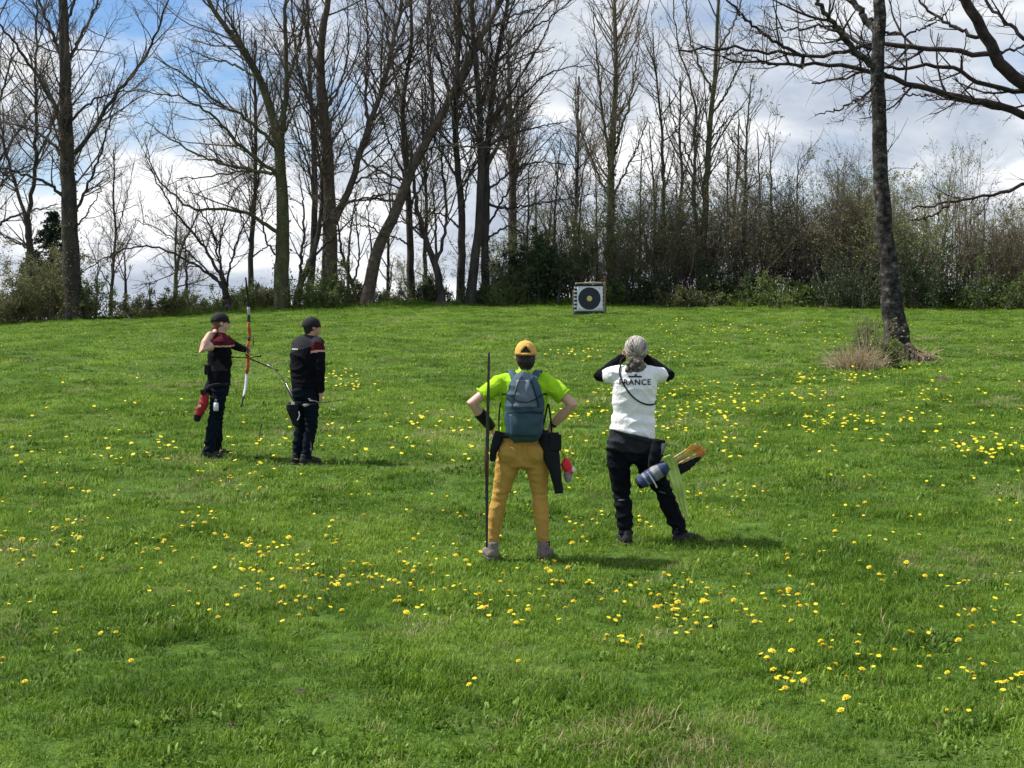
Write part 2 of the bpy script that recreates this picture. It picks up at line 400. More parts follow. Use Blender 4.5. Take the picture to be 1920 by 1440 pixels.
def build_tree(name, label, d, trunk, w0, w1, limbs, seed, dens=(1.5, 2.6, 3.6), m='bark', mt='twig', buds=900, bud_mat='bud', budsize=0.035,
               l1=(0.45, 0.8, 4.2), trop=0.05, ang=42, trunk_t0=0.3, group='bare trees along the meadow edge', flare=1.25, ivy=0, cat='tree', jit=0.03, fine=1.0,
               leafm=None, leafn=0, wander=0.11, limbw=0.8, boughs=0.55, wprof=None, rough=0.0):
    r = np.random.default_rng(seed)
    base = G(trunk[0][0], d)
    root = thing(name, base, label, cat, group)
    B = np.array(base)
    tp = list(trunk)
    P, R, Ln = limb_arrays(tp, w0, w1, d, r.uniform(-.6, .6), 30, r, jit * 0.6)
    if wprof is not None:
        yy = HOR - (P[:, 2] - CAMZ) / P[:, 1] * F
        R = np.interp(-yy, [-a for a, _ in wprof], [b for _, b in wprof]) * P[:, 1] / F * .5
    P[0, 2] = min(P[0, 2], base.z) - 0.25
    R *= 1 + (flare - 1) * np.exp(-np.linspace(0, Ln, 30) / 0.5)
    if rough:
        Pq, _ = resample(np.concatenate([P, R[:, None]], 1), 110); a = Acc(); a.tubes(Pq[None, :, :3] - B, Pq[None, :, 3], 26)
        V = a.v[0]; cen = np.repeat(Pq[:, :3] - B, 26, 0)
        nz = np.array([mnoise.fractal(Vector((v[0] * 5, v[1] * 5, v[2] * 2.2)), 1.0, 2.0, 4) + .7 * mnoise.noise(Vector((v[0] * 16, v[1] * 16, v[2] * 9))) for v in V])
        a.v[0] = cen + (V - cen) * (1 + rough * nz)[:, None]
    else:
        a = Acc(); a.tubes(P[None] - B, R[None], 14)
    link('trunk', a.mesh('trunk', M[m]), root)
    bp, br, bl = [P], [R], [Ln]
    for (pts, lw0, lw1, dd) in limbs:
        # each limb springs from the nearest wood already built
        best, bd = None, 1e9
        for Pk in bp:
            qx = 960 + Pk[:, 0] / Pk[:, 1] * F; qy = HOR - (Pk[:, 2] - CAMZ) / Pk[:, 1] * F
            dist = np.hypot(qx - pts[0][0], (qy - pts[0][1] - 8) * .8); dist[-1] += 3
            k_ = int(dist.argmin())
            if dist[k_] < bd - 2: best, bd = (qx[k_], qy[k_], Pk[k_, 1]), dist[k_]
        pts = [(best[0], best[1])] + list(pts if bd > 6 else pts[1:])
        lp, lr, ll = limb_arrays(pts, lw0 * limbw, lw1 * limbw, d, dd, 30, r, jit, best[2] - d)
        la = Acc(); la.tubes(lp[None] - B, lr[None], 9)
        link('limb', la.mesh('limb', M[m]), root)
        bp.append(lp); br.append(lr); bl.append(ll)
    crown = Acc()
    # first order: from trunk above trunk_t0 and from limbs
    sets = []
    if boughs:
        xs = [spawn(bp[k][None], br[k][None], np.array([bl[k]]), boughs * (1.5 if k == 0 else 1), max(trunk_t0, .25) if k == 0 else .2, ang - 4, .5, 1.6, 5.2 if l1[2] > 3 else l1[2] * 1.3, .6, .018, .042, 10, wander * .8, trop * 1.2, r) for k in range(len(bp))]
        P0 = np.concatenate([x[0] for x in xs]); R0 = np.concatenate([x[1] for x in xs]); L0 = np.concatenate([x[2] for x in xs])
        if len(P0):
            crown.tubes(P0, R0, 6)
            sets.append(spawn(P0, R0, L0, dens[0] * 1.1, .15, ang, .45, .5, 2.4, .55, .011, .03, 7, wander, trop, r))
    for k in range(len(bp)):
        t0 = trunk_t0 if k == 0 else 0.18
        x = spawn(bp[k][None], br[k][None], np.array([bl[k]]), dens[0] * (0.8 if k == 0 else 1), t0, ang, l1[0] * (0.55 if k == 0 else 0.75), l1[1], l1[2], 0.5, 0.010, 0.036, 7, wander, trop, r)
        if k == 0 and len(x[0]): pass
        sets.append(x)
    P1 = np.concatenate([s[0] for s in sets]); R1 = np.concatenate([s[1] for s in sets]); L1 = np.concatenate([s[2] for s in sets])
    crown.tubes(P1, R1, 4)
    row1 = HOR - (P1[:, 3, 2] - CAMZ) / P1[:, 3, 1] * F
    keep = (row1 > -40) | (r.random(len(P1)) < .25)
    P1, R1, L1 = P1[keep], R1[keep], L1[keep]
    P2, R2, L2 = spawn(P1, R1, L1, dens[1] * 1.45, 0.12, 40, 0.5, 0.35, 1.7, 0.55, 0.006, 0.015, 4, 0.15, trop * 1.3, r)
    crown.tubes(P2, R2, 3)
    # twigs straight off the limbs too
    lim = [k for k in range(len(bp))]
    PL, RL, LL = np.stack([bp[k] for k in lim]), np.stack([br[k] for k in lim]), np.array([bl[k] for k in lim])
    P2b, R2b, L2b = spawn(PL, RL, LL, dens[1] * 0.9, 0.35, 50, 0.2, 0.3, 1.2, 0.3, 0.0055, 0.011, 3, 0.16, trop * 1.5, r)
    crown.tubes(P2b, R2b, 3)
    P3, R3, L3 = spawn(P2, R2, L2, dens[2] * fine * 1.25, 0.15, 40, 0.55, 0.18, 0.85, 0.6, 0.004, 0.0068, 2, 0.17, trop * 1.5, r)
    crown.tubes(P3, R3, 3)
    P3b, R3b, L3b = spawn(P1, R1, L1, dens[2] * 0.6, 0.5, 42, 0.25, 0.2, 0.8, 0.35, 0.005, 0.009, 2, 0.17, trop * 1.5, r)
    crown.tubes(P3b, R3b, 3)
    for k, v in enumerate(crown.v): crown.v[k] = v - B
    link('crown', crown.mesh('crown', M[mt]), root)
    if buds and len(P3):
        V, Q = leaf_quads(P3, buds, budsize, r, 0.02)
        tag(link('buds', fast_mesh('buds', V - B, Q, M[bud_mat], False), root), kind='stuff')
    if leafn:
        V, Q = leaf_quads(P3 if len(P3) else P2, leafn, 0.06, r, 0.05)
        tag(link('foliage', fast_mesh('foliage', V - B, Q, M[leafm], False), root), kind='stuff')
    if ivy:
        k = r.integers(0, 16, ivy); f = r.random(ivy); i = k
        c = P[i] * (1 - f)[:, None] + P[i + 1] * f[:, None]
        an = r.random(ivy) * 2 * np.pi; rad = R[i] * 1.05 + np.abs(r.normal(0, 0.09, ivy))
        c = c + np.stack([np.cos(an) * rad, np.sin(an) * rad, np.zeros(ivy)], 1)
        V, Q = leaf_quads(np.repeat(c[:, None], 2, 1), ivy, 0.055, r, 0.02)
        tag(link('ivy', fast_mesh('ivy', V - B, Q, M['leaf_olive'], False), root), kind='stuff')
    return root, (bp, br, bl)

# ------------------------------------------------------------------ the large trees
build_tree('bare_tree', 'tall straight dark bare tree, thick trunk at the far left of the meadow', 60, [(140, 612), (134, 500), (128, 360), (124, 222), (121, 111), (118, 0), (112, -120), (108, -230)], 36, 9, [
    ([(144, 396), (172, 330), (196, 270), (215, 180)], 8, 2, -1.5),
    ([(137, 290), (178, 240), (213, 178), (267, 120), (302, 44), (325, -30)], 11, 3, 1.0),
    ([(134, 225), (178, 182), (225, 172), (280, 168)], 7, 2, 2.0),
    ([(124, 222), (80, 160), (40, 95), (0, 50), (-40, -20)], 10, 3, -1.5),
    ([(126, 300), (85, 255), (40, 235), (-20, 222)], 9, 3, 1.5),
    ([(128, 372), (96, 345), (50, 328), (0, 315), (-40, 300)], 9, 3, -1.0),
    ([(122, 130), (150, 70), (180, 20), (200, -60)], 9, 3, 1.5),
    ([(121, 110), (92, 50), (70, -10), (50, -90)], 9, 3, 1.2),
    ([(120, 60), (140, 0), (160, -80), (165, -150)], 8, 3, -1.2),
    ([(130, 440), (165, 400), (190, 350)], 5, 2, -1.0)], 101, dens=(1.7, 2.7, 3.6), ivy=900)
build_tree('bare_tree', 'slim forked bare tree half hidden at the left edge behind the thick trunk', 63, [(58, 612), (57, 530), (55, 440), (50, 400)], 16, 12, [
    ([(52, 415), (30, 350), (10, 290), (-5, 200), (-15, 100)], 9, 3, 1.0),
    ([(52, 405), (64, 350), (68, 260), (66, 150), (70, 60), (66, -60)], 11, 3, -1.0),
    ([(55, 460), (20, 450), (-30, 420)], 6, 2, 1.5),
    ([(66, 300), (92, 250), (110, 190), (140, 120)], 6, 2, 2.0),
    ([(24, 335), (0, 320), (-40, 290)], 5, 2, -1.0)], 102, dens=(1.7, 2.5, 3.4), trunk_t0=0.6)
build_tree('bare_tree', 'big spreading bare tree with long limbs sweeping left over the meadow edge', 60, [(528, 575), (529, 500), (531, 400), (524, 276), (509, 209), (488, 150), (452, 85), (405, 30), (370, -40)], 30, 6, [
    ([(526, 290), (534, 200), (538, 120), (533, 30), (540, -60), (548, -160)], 15, 5, 0.5),
    ([(514, 275), (467, 222), (410, 196), (348, 140), (290, 108)], 10, 2, -2.0),
    ([(500, 315), (440, 262), (402, 214), (330, 178), (255, 170)], 10, 2, -3.0),
    ([(505, 325), (400, 306), (332, 268), (272, 228)], 9, 2, 1.5),
    ([(504, 428), (467, 396), (402, 391), (364, 396), (328, 368), (288, 330), (272, 268)], 10, 2, -2.5),
    ([(488, 150), (440, 120), (390, 110), (340, 85)], 7, 2, 2.0),
    ([(498, 180), (470, 110), (430, 40), (410, -50)], 8, 3, -1.5),
    ([(536, 150), (560, 90), (572, 20), (590, -80)], 8, 3, 1.5),
    ([(530, 330), (470, 318), (400, 330), (330, 335)], 7, 2, 2.5),
    ([(530, 250), (555, 200), (580, 130)], 6, 2, -1.5),
    ([(506, 470), (492, 420), (480, 330), (430, 290)], 5, 2, 1.2)], 103, dens=(1.6, 2.7, 3.6), m='bark_mossy', trop=0.035, ivy=500)
build_tree('bare_tree', 'bare tree forking low into two upright stems near the middle left', 61, [(616, 578), (617, 500), (618, 444), (617, 347), (609, 231), (599, 130), (604, 60), (617, 0), (622, -130)], 33, 6, [
    ([(622, 430), (640, 385), (658, 350), (680, 275), (711, 187), (722, 140), (747, 44), (752, -20), (765, -130)], 18, 5, -1.0),
    ([(612, 250), (580, 190), (556, 120), (550, 40), (540, -60)], 8, 3, 1.0),
    ([(600, 140), (575, 80), (570, 10), (560, -70)], 8, 3, -1.0),
    ([(690, 240), (685, 150), (690, 60), (680, -60)], 8, 3, 1.5),
    ([(660, 345), (705, 322), (740, 290), (765, 240)], 6, 2, 1.5),
    ([(716, 170), (760, 120), (790, 60), (820, -20)], 7, 2, 1.5),
    ([(615, 320), (575, 280), (550, 260)], 5, 2, -1.5),
    ([(640, 385), (690, 370), (730, 360), (790, 375)], 6, 2, -1.5),
    ([(606, 210), (640, 160), (655, 90), (650, 0)], 7, 2, 1.0)], 104, dens=(1.5, 2.6, 3.6), m='bark_brown', ivy=500)
build_tree('leaning_tree', 'bare tree leaning strongly right with pale brown trunk, centre of the tree line', 60, [(686, 578), (695, 520), (707, 467), (745, 391), (769, 320), (809, 249), (849, 178), (889, 89), (942, 0), (985, -80)], 25, 6, [
    ([(766, 335), (707, 320), (670, 290), (644, 249)], 7, 2, -2.0),
    ([(752, 380), (700, 372), (655, 378), (615, 372)], 7, 2, 1.5),
    ([(812, 245), (815, 170), (800, 90), (806, 0), (800, -70)], 9, 3, 1.5),
    ([(852, 175), (860, 100), (850, 20), (860, -60)], 8, 3, -1.0),
    ([(850, 180), (910, 150), (960, 110), (1040, 90)], 7, 2, 1.5),
    ([(720, 440), (690, 420), (650, 425)], 5, 2, -1.5),
    ([(790, 280), (850, 270), (920, 280), (980, 272)], 6, 2, -2.0),
    ([(905, 60), (960, 30), (1020, 10), (1070, -20)], 6, 2, 1.5)], 105, dens=(1.6, 2.6, 3.6), m='bark_brown')
build_tree('bare_tree', 'thin dark bare tree just right of the leaning trunk', 62, [(771, 572), (770, 480), (767, 400), (760, 267), (752, 180), (775, 90), (770, 0), (775, -90)], 15, 4, [
    ([(764, 330), (735, 280), (715, 220), (700, 150)], 6, 2, 1.0), ([(766, 380), (800, 330), (815, 260), (830, 180)], 6, 2, -1.5), ([(753, 190), (735, 120), (720, 40), (715, -40)], 6, 2, 1.0),
    ([(769, 450), (730, 440), (690, 450)], 5, 2, -1.0), ([(768, 430), (800, 405), (830, 350)], 5, 2, 1.0)], 106, dens=(1.6, 2.7, 3.4))
build_tree('bare_tree', 'dark bare stem leaning left at the foot of the central trunk cluster', 60, [(828, 578), (824, 520), (806, 470), (785, 410), (775, 340), (770, 260)], 16, 3, [
    ([(812, 490), (838, 430), (836, 350), (822, 280), (828, 190)], 9, 2, 1.0), ([(790, 430), (750, 410), (720, 430)], 5, 2, -1.0)], 107, dens=(1.8, 2.7, 3.4), trunk_t0=0.2)
build_tree('bare_tree', 'upright dark bare tree, left trunk of the central cluster', 61, [(862, 575), (866, 480), (867, 400), (853, 267), (858, 133), (862, 0), (866, -130)], 16, 5, [
    ([(862, 340), (830, 290), (800, 230), (770, 200)], 7, 2, -1.0), ([(855, 250), (840, 160), (810, 70), (800, -30)], 7, 2, 1.0), ([(857, 180), (890, 110), (910, 30), (930, -60)], 7, 2, 1.0),
    ([(866, 430), (830, 400), (790, 395)], 6, 2, 1.0), ([(866, 400), (880, 330), (885, 250)], 5, 2, -1.0)], 108, dens=(1.6, 2.7, 3.5))
build_tree('bare_tree', 'upright dark bare tree, middle trunk of the central cluster, long right branches', 60, [(880, 575), (893, 467), (902, 378), (902, 222), (889, 89), (884, 0), (880, -140)], 19, 5, [
    ([(903, 330), (940, 260), (969, 187), (1027, 133), (1111, 120)], 8, 2, -1.0), ([(903, 300), (880, 200), (850, 110), (835, 30)], 7, 2, 1.0), ([(900, 200), (930, 130), (950, 40), (985, -60)], 8, 3, 1.5),
    ([(893, 110), (860, 40), (850, -40)], 7, 3, -1.0), ([(902, 270), (940, 262), (987, 242), (1067, 227)], 6, 2, 1.5)], 109, dens=(1.6, 2.7, 3.5))
build_tree('bare_tree', 'upright dark bare tree, right trunk of the central cluster, low horizontal branches', 61, [(910, 575), (909, 500), (911, 400), (916, 222), (938, 67), (955, 0), (975, -120)], 16, 5, [
    ([(912, 385), (950, 392), (1000, 383), (1089, 369)], 7, 2, -1.5), ([(913, 350), (960, 320), (1010, 300), (1060, 310)], 6, 2, 1.5), ([(916, 240), (960, 170), (1010, 90), (1050, 0)], 8, 2, 1.0),
    ([(930, 110), (985, 60), (1040, 30), (1090, -20)], 6, 2, -1.0), ([(910, 440), (950, 420), (985, 440), (1020, 470)], 6, 2, -1.0), ([(926, 140), (915, 50), (925, -50)], 7, 3, 1.0),
    ([(911, 420), (960, 345), (1000, 290), (1040, 250)], 6, 2, 1.0)], 110, dens=(1.6, 2.7, 3.5))
def feathered(name, label, d, trunk, w0, w1, seed, dens1=5.0, l=2.6, extra=(), buds=600, mt='twig_tan', t0=0.2, ivy=0, m='bark_mossy', ang=43, boughs=0.3):
    return build_tree(name, label, d, trunk, w0, w1, list(extra), seed, dens=(dens1 * .62, 2.0, 2.6), boughs=boughs, l1=(0.45, 0.9, l), trop=0.075, ang=ang, trunk_t0=t0, mt=mt, buds=buds, ivy=ivy, m=m, wander=0.07)
feathered('feathery_tree', 'slender bare tree with dense fine upswept tan twigs behind the target', 62, [(1147, 575), (1146, 450), (1144, 311), (1152, 222), (1155, 110), (1153, 0), (1152, -70)], 19, 3, 111, 6.5, 3.0, [
    ([(1145, 320), (1135, 250), (1126, 180), (1118, 90), (1112, 20)], 9, 2, -0.6), ([(1146, 300), (1170, 230), (1190, 150), (1200, 60)], 8, 2, 0.8), ([(1145, 380), (1110, 300), (1085, 240), (1075, 170)], 6, 2, 1.0), ([(1146, 370), (1190, 290), (1215, 220)], 6, 2, -1.0)], ivy=1400, t0=0.35)
feathered('thin_tree', 'very thin bare tree between the feathery tree and the twin stems', 62, [(1247, 575), (1245, 450), (1244, 338), (1240, 222), (1228, 124), (1224, 60)], 10, 2, 112, 3.0, 1.8, t0=0.35, mt='twig')
feathered('bare_tree', 'bare twin stemmed tree rising above the brown thicket right of the target', 61, [(1316, 575), (1320, 440), (1324, 329), (1333, 213), (1344, 111), (1347, 0), (1350, -110)], 15, 4, 113, 2.6, 2.6, [
    ([(1318, 470), (1302, 400), (1298, 356), (1307, 213), (1296, 150), (1270, 85), (1262, 0)], 10, 2, 0.8), ([(1333, 215), (1365, 170), (1385, 120), (1420, 80)], 6, 2, -1.0), ([(1338, 160), (1305, 110), (1285, 40), (1290, -40)], 6, 2, 1.0),
    ([(1330, 260), (1370, 215), (1395, 200)], 5, 2, 1.0), ([(1346, 90), (1385, 30), (1400, -40)], 6, 2, 1.0), ([(1300, 300), (1265, 240), (1250, 170)], 5, 2, -1.0)], buds=1200, mt='twig')
feathered('thin_tree', 'very thin bare sapling in front of the bright cloud, right of the twin stems', 61, [(1392, 575), (1397, 400), (1398, 311), (1404, 178), (1412, 140)], 9, 2, 114, 3.4, 1.6, t0=0.4, mt='twig')

# the solitary field tree on the right and the one whose limbs reach in from outside the frame
root, _ = build_tree('field_tree', 'solitary rough barked tree standing in the meadow, pale lower trunk', 32.4, [(1681, 672), (1676, 600), (1667, 511), (1653, 378), (1649, 222), (1647, 111), (1649, 0), (1652, -120), (1655, -260)], 45, 18, [
    ([(1634, 125), (1610, 100), (1587, 80), (1560, 40), (1529, 0), (1480, -60)], 15, 6, -1.5),
    ([(1636, 48), (1618, 25), (1596, 0), (1560, -70)], 16, 8, 1.0),
    ([(1640, 95), (1590, 68), (1547, 44), (1480, 58), (1420, 50)], 8, 2, 1.5),
    ([(1640, 150), (1622, 180), (1590, 196), (1560, 208), (1532, 214)], 6, 2, -1.5),
    ([(1662, 60), (1700, 68), (1750, 45), (1790, 10)], 6, 2, -1.0),
    ([(1655, 130), (1640, 185), (1614, 200)], 5, 2, -.8)], 120, dens=(1.9, 2.8, 3.2), l1=(0.5, 0.4, 2.0), boughs=.3, limbw=.95, rough=.13, wprof=[(672, 54), (640, 44), (600, 40), (511, 33), (378, 28), (222, 26), (60, 23), (0, 21), (-260, 12)], m='bark_pale', mt='bark_red', group='', flare=1.35, trunk_t0=0.55, buds=900, budsize=0.022)
root, UL = build_tree('overhanging_tree', 'dark tree outside the frame at right reaching gnarled reddish limbs across the sky', 37.5, [(2130, 640), (2120, 500), (2105, 380), (2080, 280), (2040, 225)], 60, 44, [
    ([(2050, 235), (1985, 208), (1920, 162), (1876, 124), (1849, 71), (1827, 27), (1809, -5), (1780, -70), (1740, -160)], 40, 18, -0.5),
    ([(2060, 260), (1985, 236), (1920, 214), (1862, 196), (1773, 176), (1707, 160), (1662, 142), (1618, 129), (1560, 118), (1507, 120), (1418, 120), (1351, 107)], 24, 4, 0.6),
    ([(1985, 215), (1930, 172), (1893, 169), (1840, 156), (1787, 129), (1742, 120), (1684, 127), (1630, 128), (1580, 150), (1520, 156)], 15, 4, 1.2),
    ([(1862, 100), (1840, 104), (1773, 93), (1684, 87), (1640, 80), (1596, 93), (1551, 104), (1502, 104), (1440, 96), (1373, 91), (1320, 93), (1276, 96)], 14, 5, 1.0),
    ([(1510, 106), (1470, 86), (1440, 71), (1396, 36), (1369, 0), (1350, -50)], 10, 4, -0.8),
    ([(2090, 330), (1990, 330), (1920, 349), (1871, 364), (1818, 373), (1773, 382), (1707, 391)], 13, 4, -2.0),
    ([(1780, 383), (1750, 405), (1725, 410), (1706, 412)], 6, 3, -2.0),
    ([(1847, 72), (1800, 56), (1760, 36), (1724, 0), (1700, -50)], 11, 4, 1.5),
    ([(1990, 140), (1925, 75), (1880, 38), (1852, 8), (1830, -60)], 14, 6, 1.5),
    ([(1862, 96), (1920, 88), (1980, 70)], 7, 4, 1.0),
    ([(1700, 158), (1690, 175), (1760, 186), (1790, 178)], 5, 2, -1.0),
    ([(1440, 122), (1400, 100), (1340, 105), (1300, 95)], 5, 2, -1.0),
    ([(2040, 225), (2000, 120), (1980, 0), (1960, -150)], 30, 12, 1.0)], 121, dens=(2.0, 3.0, 3.2), l1=(0.3, 0.3, 1.7), boughs=.25, limbw=.76, m='bark_red', mt='bark_red', group='', trunk_t0=0.7, buds=1300, budsize=0.02, jit=0.03, trop=0.06, ang=55)

build_tree('leaning_shrub_tree', 'small many stemmed bare tree arching left behind the archer', 59.5, [(428, 585), (422, 540), (415, 512)], 15, 9, [
    ([(416, 515), (382, 458), (329, 400), (289, 330), (272, 290)], 8, 2, -1.5), ([(420, 535), (385, 505), (338, 480), (262, 453), (187, 489), (150, 515)], 7, 2, 1.5),
    ([(416, 512), (402, 440), (380, 400), (352, 350)], 6, 2, 1.5), ([(424, 540), (440, 460), (468, 400), (490, 370)], 6, 2, -1.2), ([(426, 555), (410, 480), (420, 410), (440, 350)], 6, 2, 1.0),
    ([(420, 530), (370, 490), (320, 440), (250, 410)], 5, 1.5, -1.0)], 130, dens=(2.4, 3.0, 3.0), l1=(0.4, 0.4, 2.0), trunk_t0=0.4, flare=1.1, buds=500)
build_tree('leaning_shrub_tree', 'pair of dark bare stems leaning right beside the big spreading tree', 60.5, [(552, 585), (560, 540), (585, 485), (600, 430), (606, 340), (590, 250)], 14, 3, [
    ([(563, 535), (566, 470), (572, 400), (560, 320)], 9, 2, 1.0), ([(590, 475), (632, 440), (660, 410), (676, 370)], 6, 2, -1.0)], 131, dens=(2.0, 2.8, 3.0), l1=(0.4, 0.4, 2.0), trunk_t0=0.3, buds=300)
for k, (px, top, d, lab) in enumerate([
        (985, 300, 62.5, 'thin bare sapling just right of the central trunk cluster'), (1042, 260, 63, 'thin bare sapling halfway between the central trunk cluster and the feathery tree'),
        (1080, 330, 62, 'short thin bare sapling leaning over the target'), (1202, 270, 63.5, 'thin bare sapling just right of the feathery tree'),
        (1452, 250, 62, 'thin bare sapling left of the fan shaped bush'), (1490, 300, 63, 'short bare sapling touching the fan shaped bush'),
        (725, 300, 64, 'thin bare sapling behind the leaning trunk'), (820, 320, 64.5, 'thin bare sapling behind the central trunk cluster'),
        (655, 360, 64, 'short thin bare sapling behind the forked tree'), (350, 440, 66, 'low bare sapling far behind the small arching tree'),
        (235, 470, 67, 'low bare sapling standing alone against bright cloud')]):
    r_ = random.Random(k)
    feathered('sapling', lab, d, [(px, 600), (px + r_.uniform(-6, 6), (575 + top) / 2), (px + r_.uniform(-14, 14), top)], 8, 1.5, 300 + k, 3.2, 2.0, t0=0.15, mt='twig', m='bark', buds=250)

# ------------------------------------------------------------------ shrubs and hedge
def shrub(name, label, px, top, w, d, seed, stems=16, leaf='leaf_olive', nleaf=2500, twig='twig_tan', straight=0.12, fan=0.8, lsize=0.042, d1=3.7, d2=3.9, group='shrubs of the hedge behind the meadow', low=0.0, leaves_on_stem=False, cat='shrub'):
    r = np.random.default_rng(seed)
    base = G(px, d); B = np.array(base)
    h = max(0.5, CAMZ + (HOR - top) / F * d - base.z); wm = w / F * d
    stems = int(stems * 1.35)
    root = thing(name, base, label, cat, group)
    p0 = np.stack([r.normal(0, wm * 0.2, stems), r.normal(0, wm * 0.2, stems), np.full(stems, -0.15)], 1)
    d0 = np.stack([r.normal(0, fan, stems) * wm / h * 0.7, r.normal(0, fan, stems) * wm / h * 0.7, np.ones(stems)], 1)
    L0 = h * r.uniform(0.55, 1.08, stems)
    nleaf = int(nleaf * 1.6); lsize *= .8 if lsize > .05 else 1
    P0 = grow(p0, d0, L0, 9, straight * 0.6, 0.05, r)
    R0 = r.uniform(0.016, 0.035, stems)[:, None] * np.linspace(1, 0.25, 10)[None]
    a = Acc(); a.tubes(P0, R0, 4)
    P1, R1, L1 = spawn(P0, R0, L0, d1, 0.12 if low else 0.25, 42, 0.42, 0.3, 1.8, 0.55, 0.007, 0.016, 3, straight * 1.3, 0.06, r)
    a.tubes(P1, R1, 3)
    P2, R2, L2 = spawn(P1, R1, L1, d2, 0.1, 45, 0.5, 0.15, 0.7, 0.6, 0.005, 0.008, 2, 0.18, 0.04, r)
    a.tubes(P2, R2, 3)
    tag(link('branches', a.mesh('branches', M[twig]), root), kind='stuff')
    if nleaf:
        Pl = P2 if len(P2) > 20 else P1
        V, Q = leaf_quads(Pl, nleaf, lsize, r, 0.06)
        if low:
            V2, Q2 = leaf_quads(P0[:, :7], int(nleaf * low), lsize, r, 0.28)
            Q = np.concatenate([Q, Q2 + len(V)]); V = np.concatenate([V, V2])
        k = np.repeat(V.reshape(-1, 4, 3)[:, :, 2].min(1) > -0.1, 4).reshape(-1, 4)[:, 0]
        V = V.reshape(-1, 4, 3)[k].reshape(-1, 3); Q = np.arange(len(V)).reshape(-1, 4)
        tag(link('foliage', fast_mesh('foliage', V, Q, M[leaf], False), root), kind='stuff')
    return root
SH = [  # name, label, px, top, w, d, kwargs
 ('holly_bush', 'dense dark evergreen bush left of the target', 1022, 440, 100, 60.5, dict(leaf='leaf_dark', nleaf=7000, stems=22, low=0.6, twig='twig', lsize=0.07)),
 ('shrub', 'sparse brown shrub between the central trunk cluster and the evergreen bush', 962, 470, 90, 61, dict(leaf='leaf_olive', nleaf=1500, twig='twig')),
 ('shrub', 'leafy green shrub climbing round the feathery tree behind the target', 1105, 400, 120, 61.5, dict(leaf='leaf_mid', nleaf=3600, stems=20)),
 ('shrub', 'fresh green shrub right behind the target post', 1180, 350, 120, 61.5, dict(leaf='leaf_mid', nleaf=3400, stems=20)),
 ('shrub', 'grey brown twiggy shrub right of the target', 1270, 350, 130, 61, dict(leaf='leaf_olive', nleaf=2400, stems=24, twig='twig')),
 ('shrub', 'olive brown twiggy thicket around the twin stemmed tree', 1345, 340, 140, 60.5, dict(leaf='leaf_brown', nleaf=4200, stems=28, twig='twig_tan')),
 ('shrub', 'brown twiggy shrub under the thin bare sapling', 1425, 345, 120, 60, dict(leaf='leaf_brown', nleaf=2600, stems=24, twig='twig')),
 ('fan_bush', 'bare fan shaped bush of dark upright stems left of the field tree', 1530, 285, 150, 60, dict(leaf='leaf_brown', nleaf=1200, stems=26, twig='twig', fan=1.2)),
 ('shrub', 'dense tan brown shrub just left of the field tree trunk', 1600, 320, 110, 59, dict(leaf='leaf_brown', nleaf=6500, stems=26, twig='twig_tan')),
 ('leafy_shrub', 'bright fresh green leafy shrub just right of the field tree trunk', 1712, 310, 130, 57.5, dict(leaf='leaf_fresh', nleaf=3000, stems=16, fan=1.1, low=0.15)),
 ('shrub', 'thin straight whippy shoots right of the fresh green shrub', 1800, 270, 120, 58, dict(leaf='leaf_brown', nleaf=700, stems=18, fan=0.35, straight=0.05, d1=1.6, d2=2.2, twig='twig_tan')),
 ('shrub', 'reddish brown twig thicket at the right edge', 1872, 385, 110, 57.5, dict(leaf='leaf_brown', nleaf=1800, stems=30, fan=0.5, twig='twig_tan')),
 ('shrub', 'brown twig thicket cut by the right edge of the view', 1950, 400, 120, 57, dict(leaf='leaf_brown', nleaf=1800, stems=30, fan=0.5, twig='twig_tan')),
 ('shrub', 'olive bush at the far left edge of the hedge', 12, 505, 90, 60.5, dict(leaf='leaf_olive', nleaf=4200, stems=22, low=0.7)),
 ('shrub', 'olive bush wrapped round the foot of the thick left trunk', 95, 455, 100, 61, dict(leaf='leaf_olive', nleaf=5500, stems=24, low=0.5)),
 ('shrub', 'rounded olive bush right of the thick left trunk', 160, 510, 60, 60.5, dict(leaf='leaf_mid', nleaf=2600, stems=16, low=0.7)),
 ('shrub', 'low olive bush left of the small arching tree, against bright cloud', 255, 545, 120, 60.5, dict(leaf='leaf_olive', nleaf=3600, stems=22, low=0.7)),
 ('shrub', 'low olive bush beneath the small arching tree', 350, 530, 110, 60.5, dict(leaf='leaf_olive', nleaf=3600, stems=22, low=0.7)),
 ('shrub', 'low dark bush behind the archer with the drawn bow', 445, 530, 100, 60.5, dict(leaf='leaf_mid', nleaf=3600, stems=22, low=0.7)),
 ('shrub', 'mossy brown bush round the foot of the big spreading tree', 500, 520, 70, 61, dict(leaf='leaf_olive', nleaf=2600, stems=20, low=0.7)),
 ('shrub', 'mossy bush round the foot of the forked tree', 600, 490, 110, 60.5, dict(leaf='leaf_mid', nleaf=4600, stems=24, low=0.8)),
 ('shrub', 'brown twiggy bush between the forked tree and the leaning trunk', 660, 520, 70, 61, dict(leaf='leaf_brown', nleaf=1800, stems=18, low=0.5)),
 ('shrub', 'sparse low bush right of the leaning trunk', 735, 535, 70, 61, dict(leaf='leaf_brown', nleaf=1500, stems=16, low=0.5)),
 ('shrub', 'dark low bush under the central trunk cluster', 800, 515, 80, 61, dict(leaf='leaf_dark', nleaf=2600, stems=20, low=0.6, twig='twig')),
 ('shrub', 'dark low bush hugging the central trunks', 885, 530, 80, 60.5, dict(leaf='leaf_dark', nleaf=2600, stems=20, low=0.6, twig='twig')),
 ('shrub', 'low green brown bush right of the central trunks', 945, 525, 80, 60, dict(leaf='leaf_mid', nleaf=3000, stems=20, low=0.8)),
]
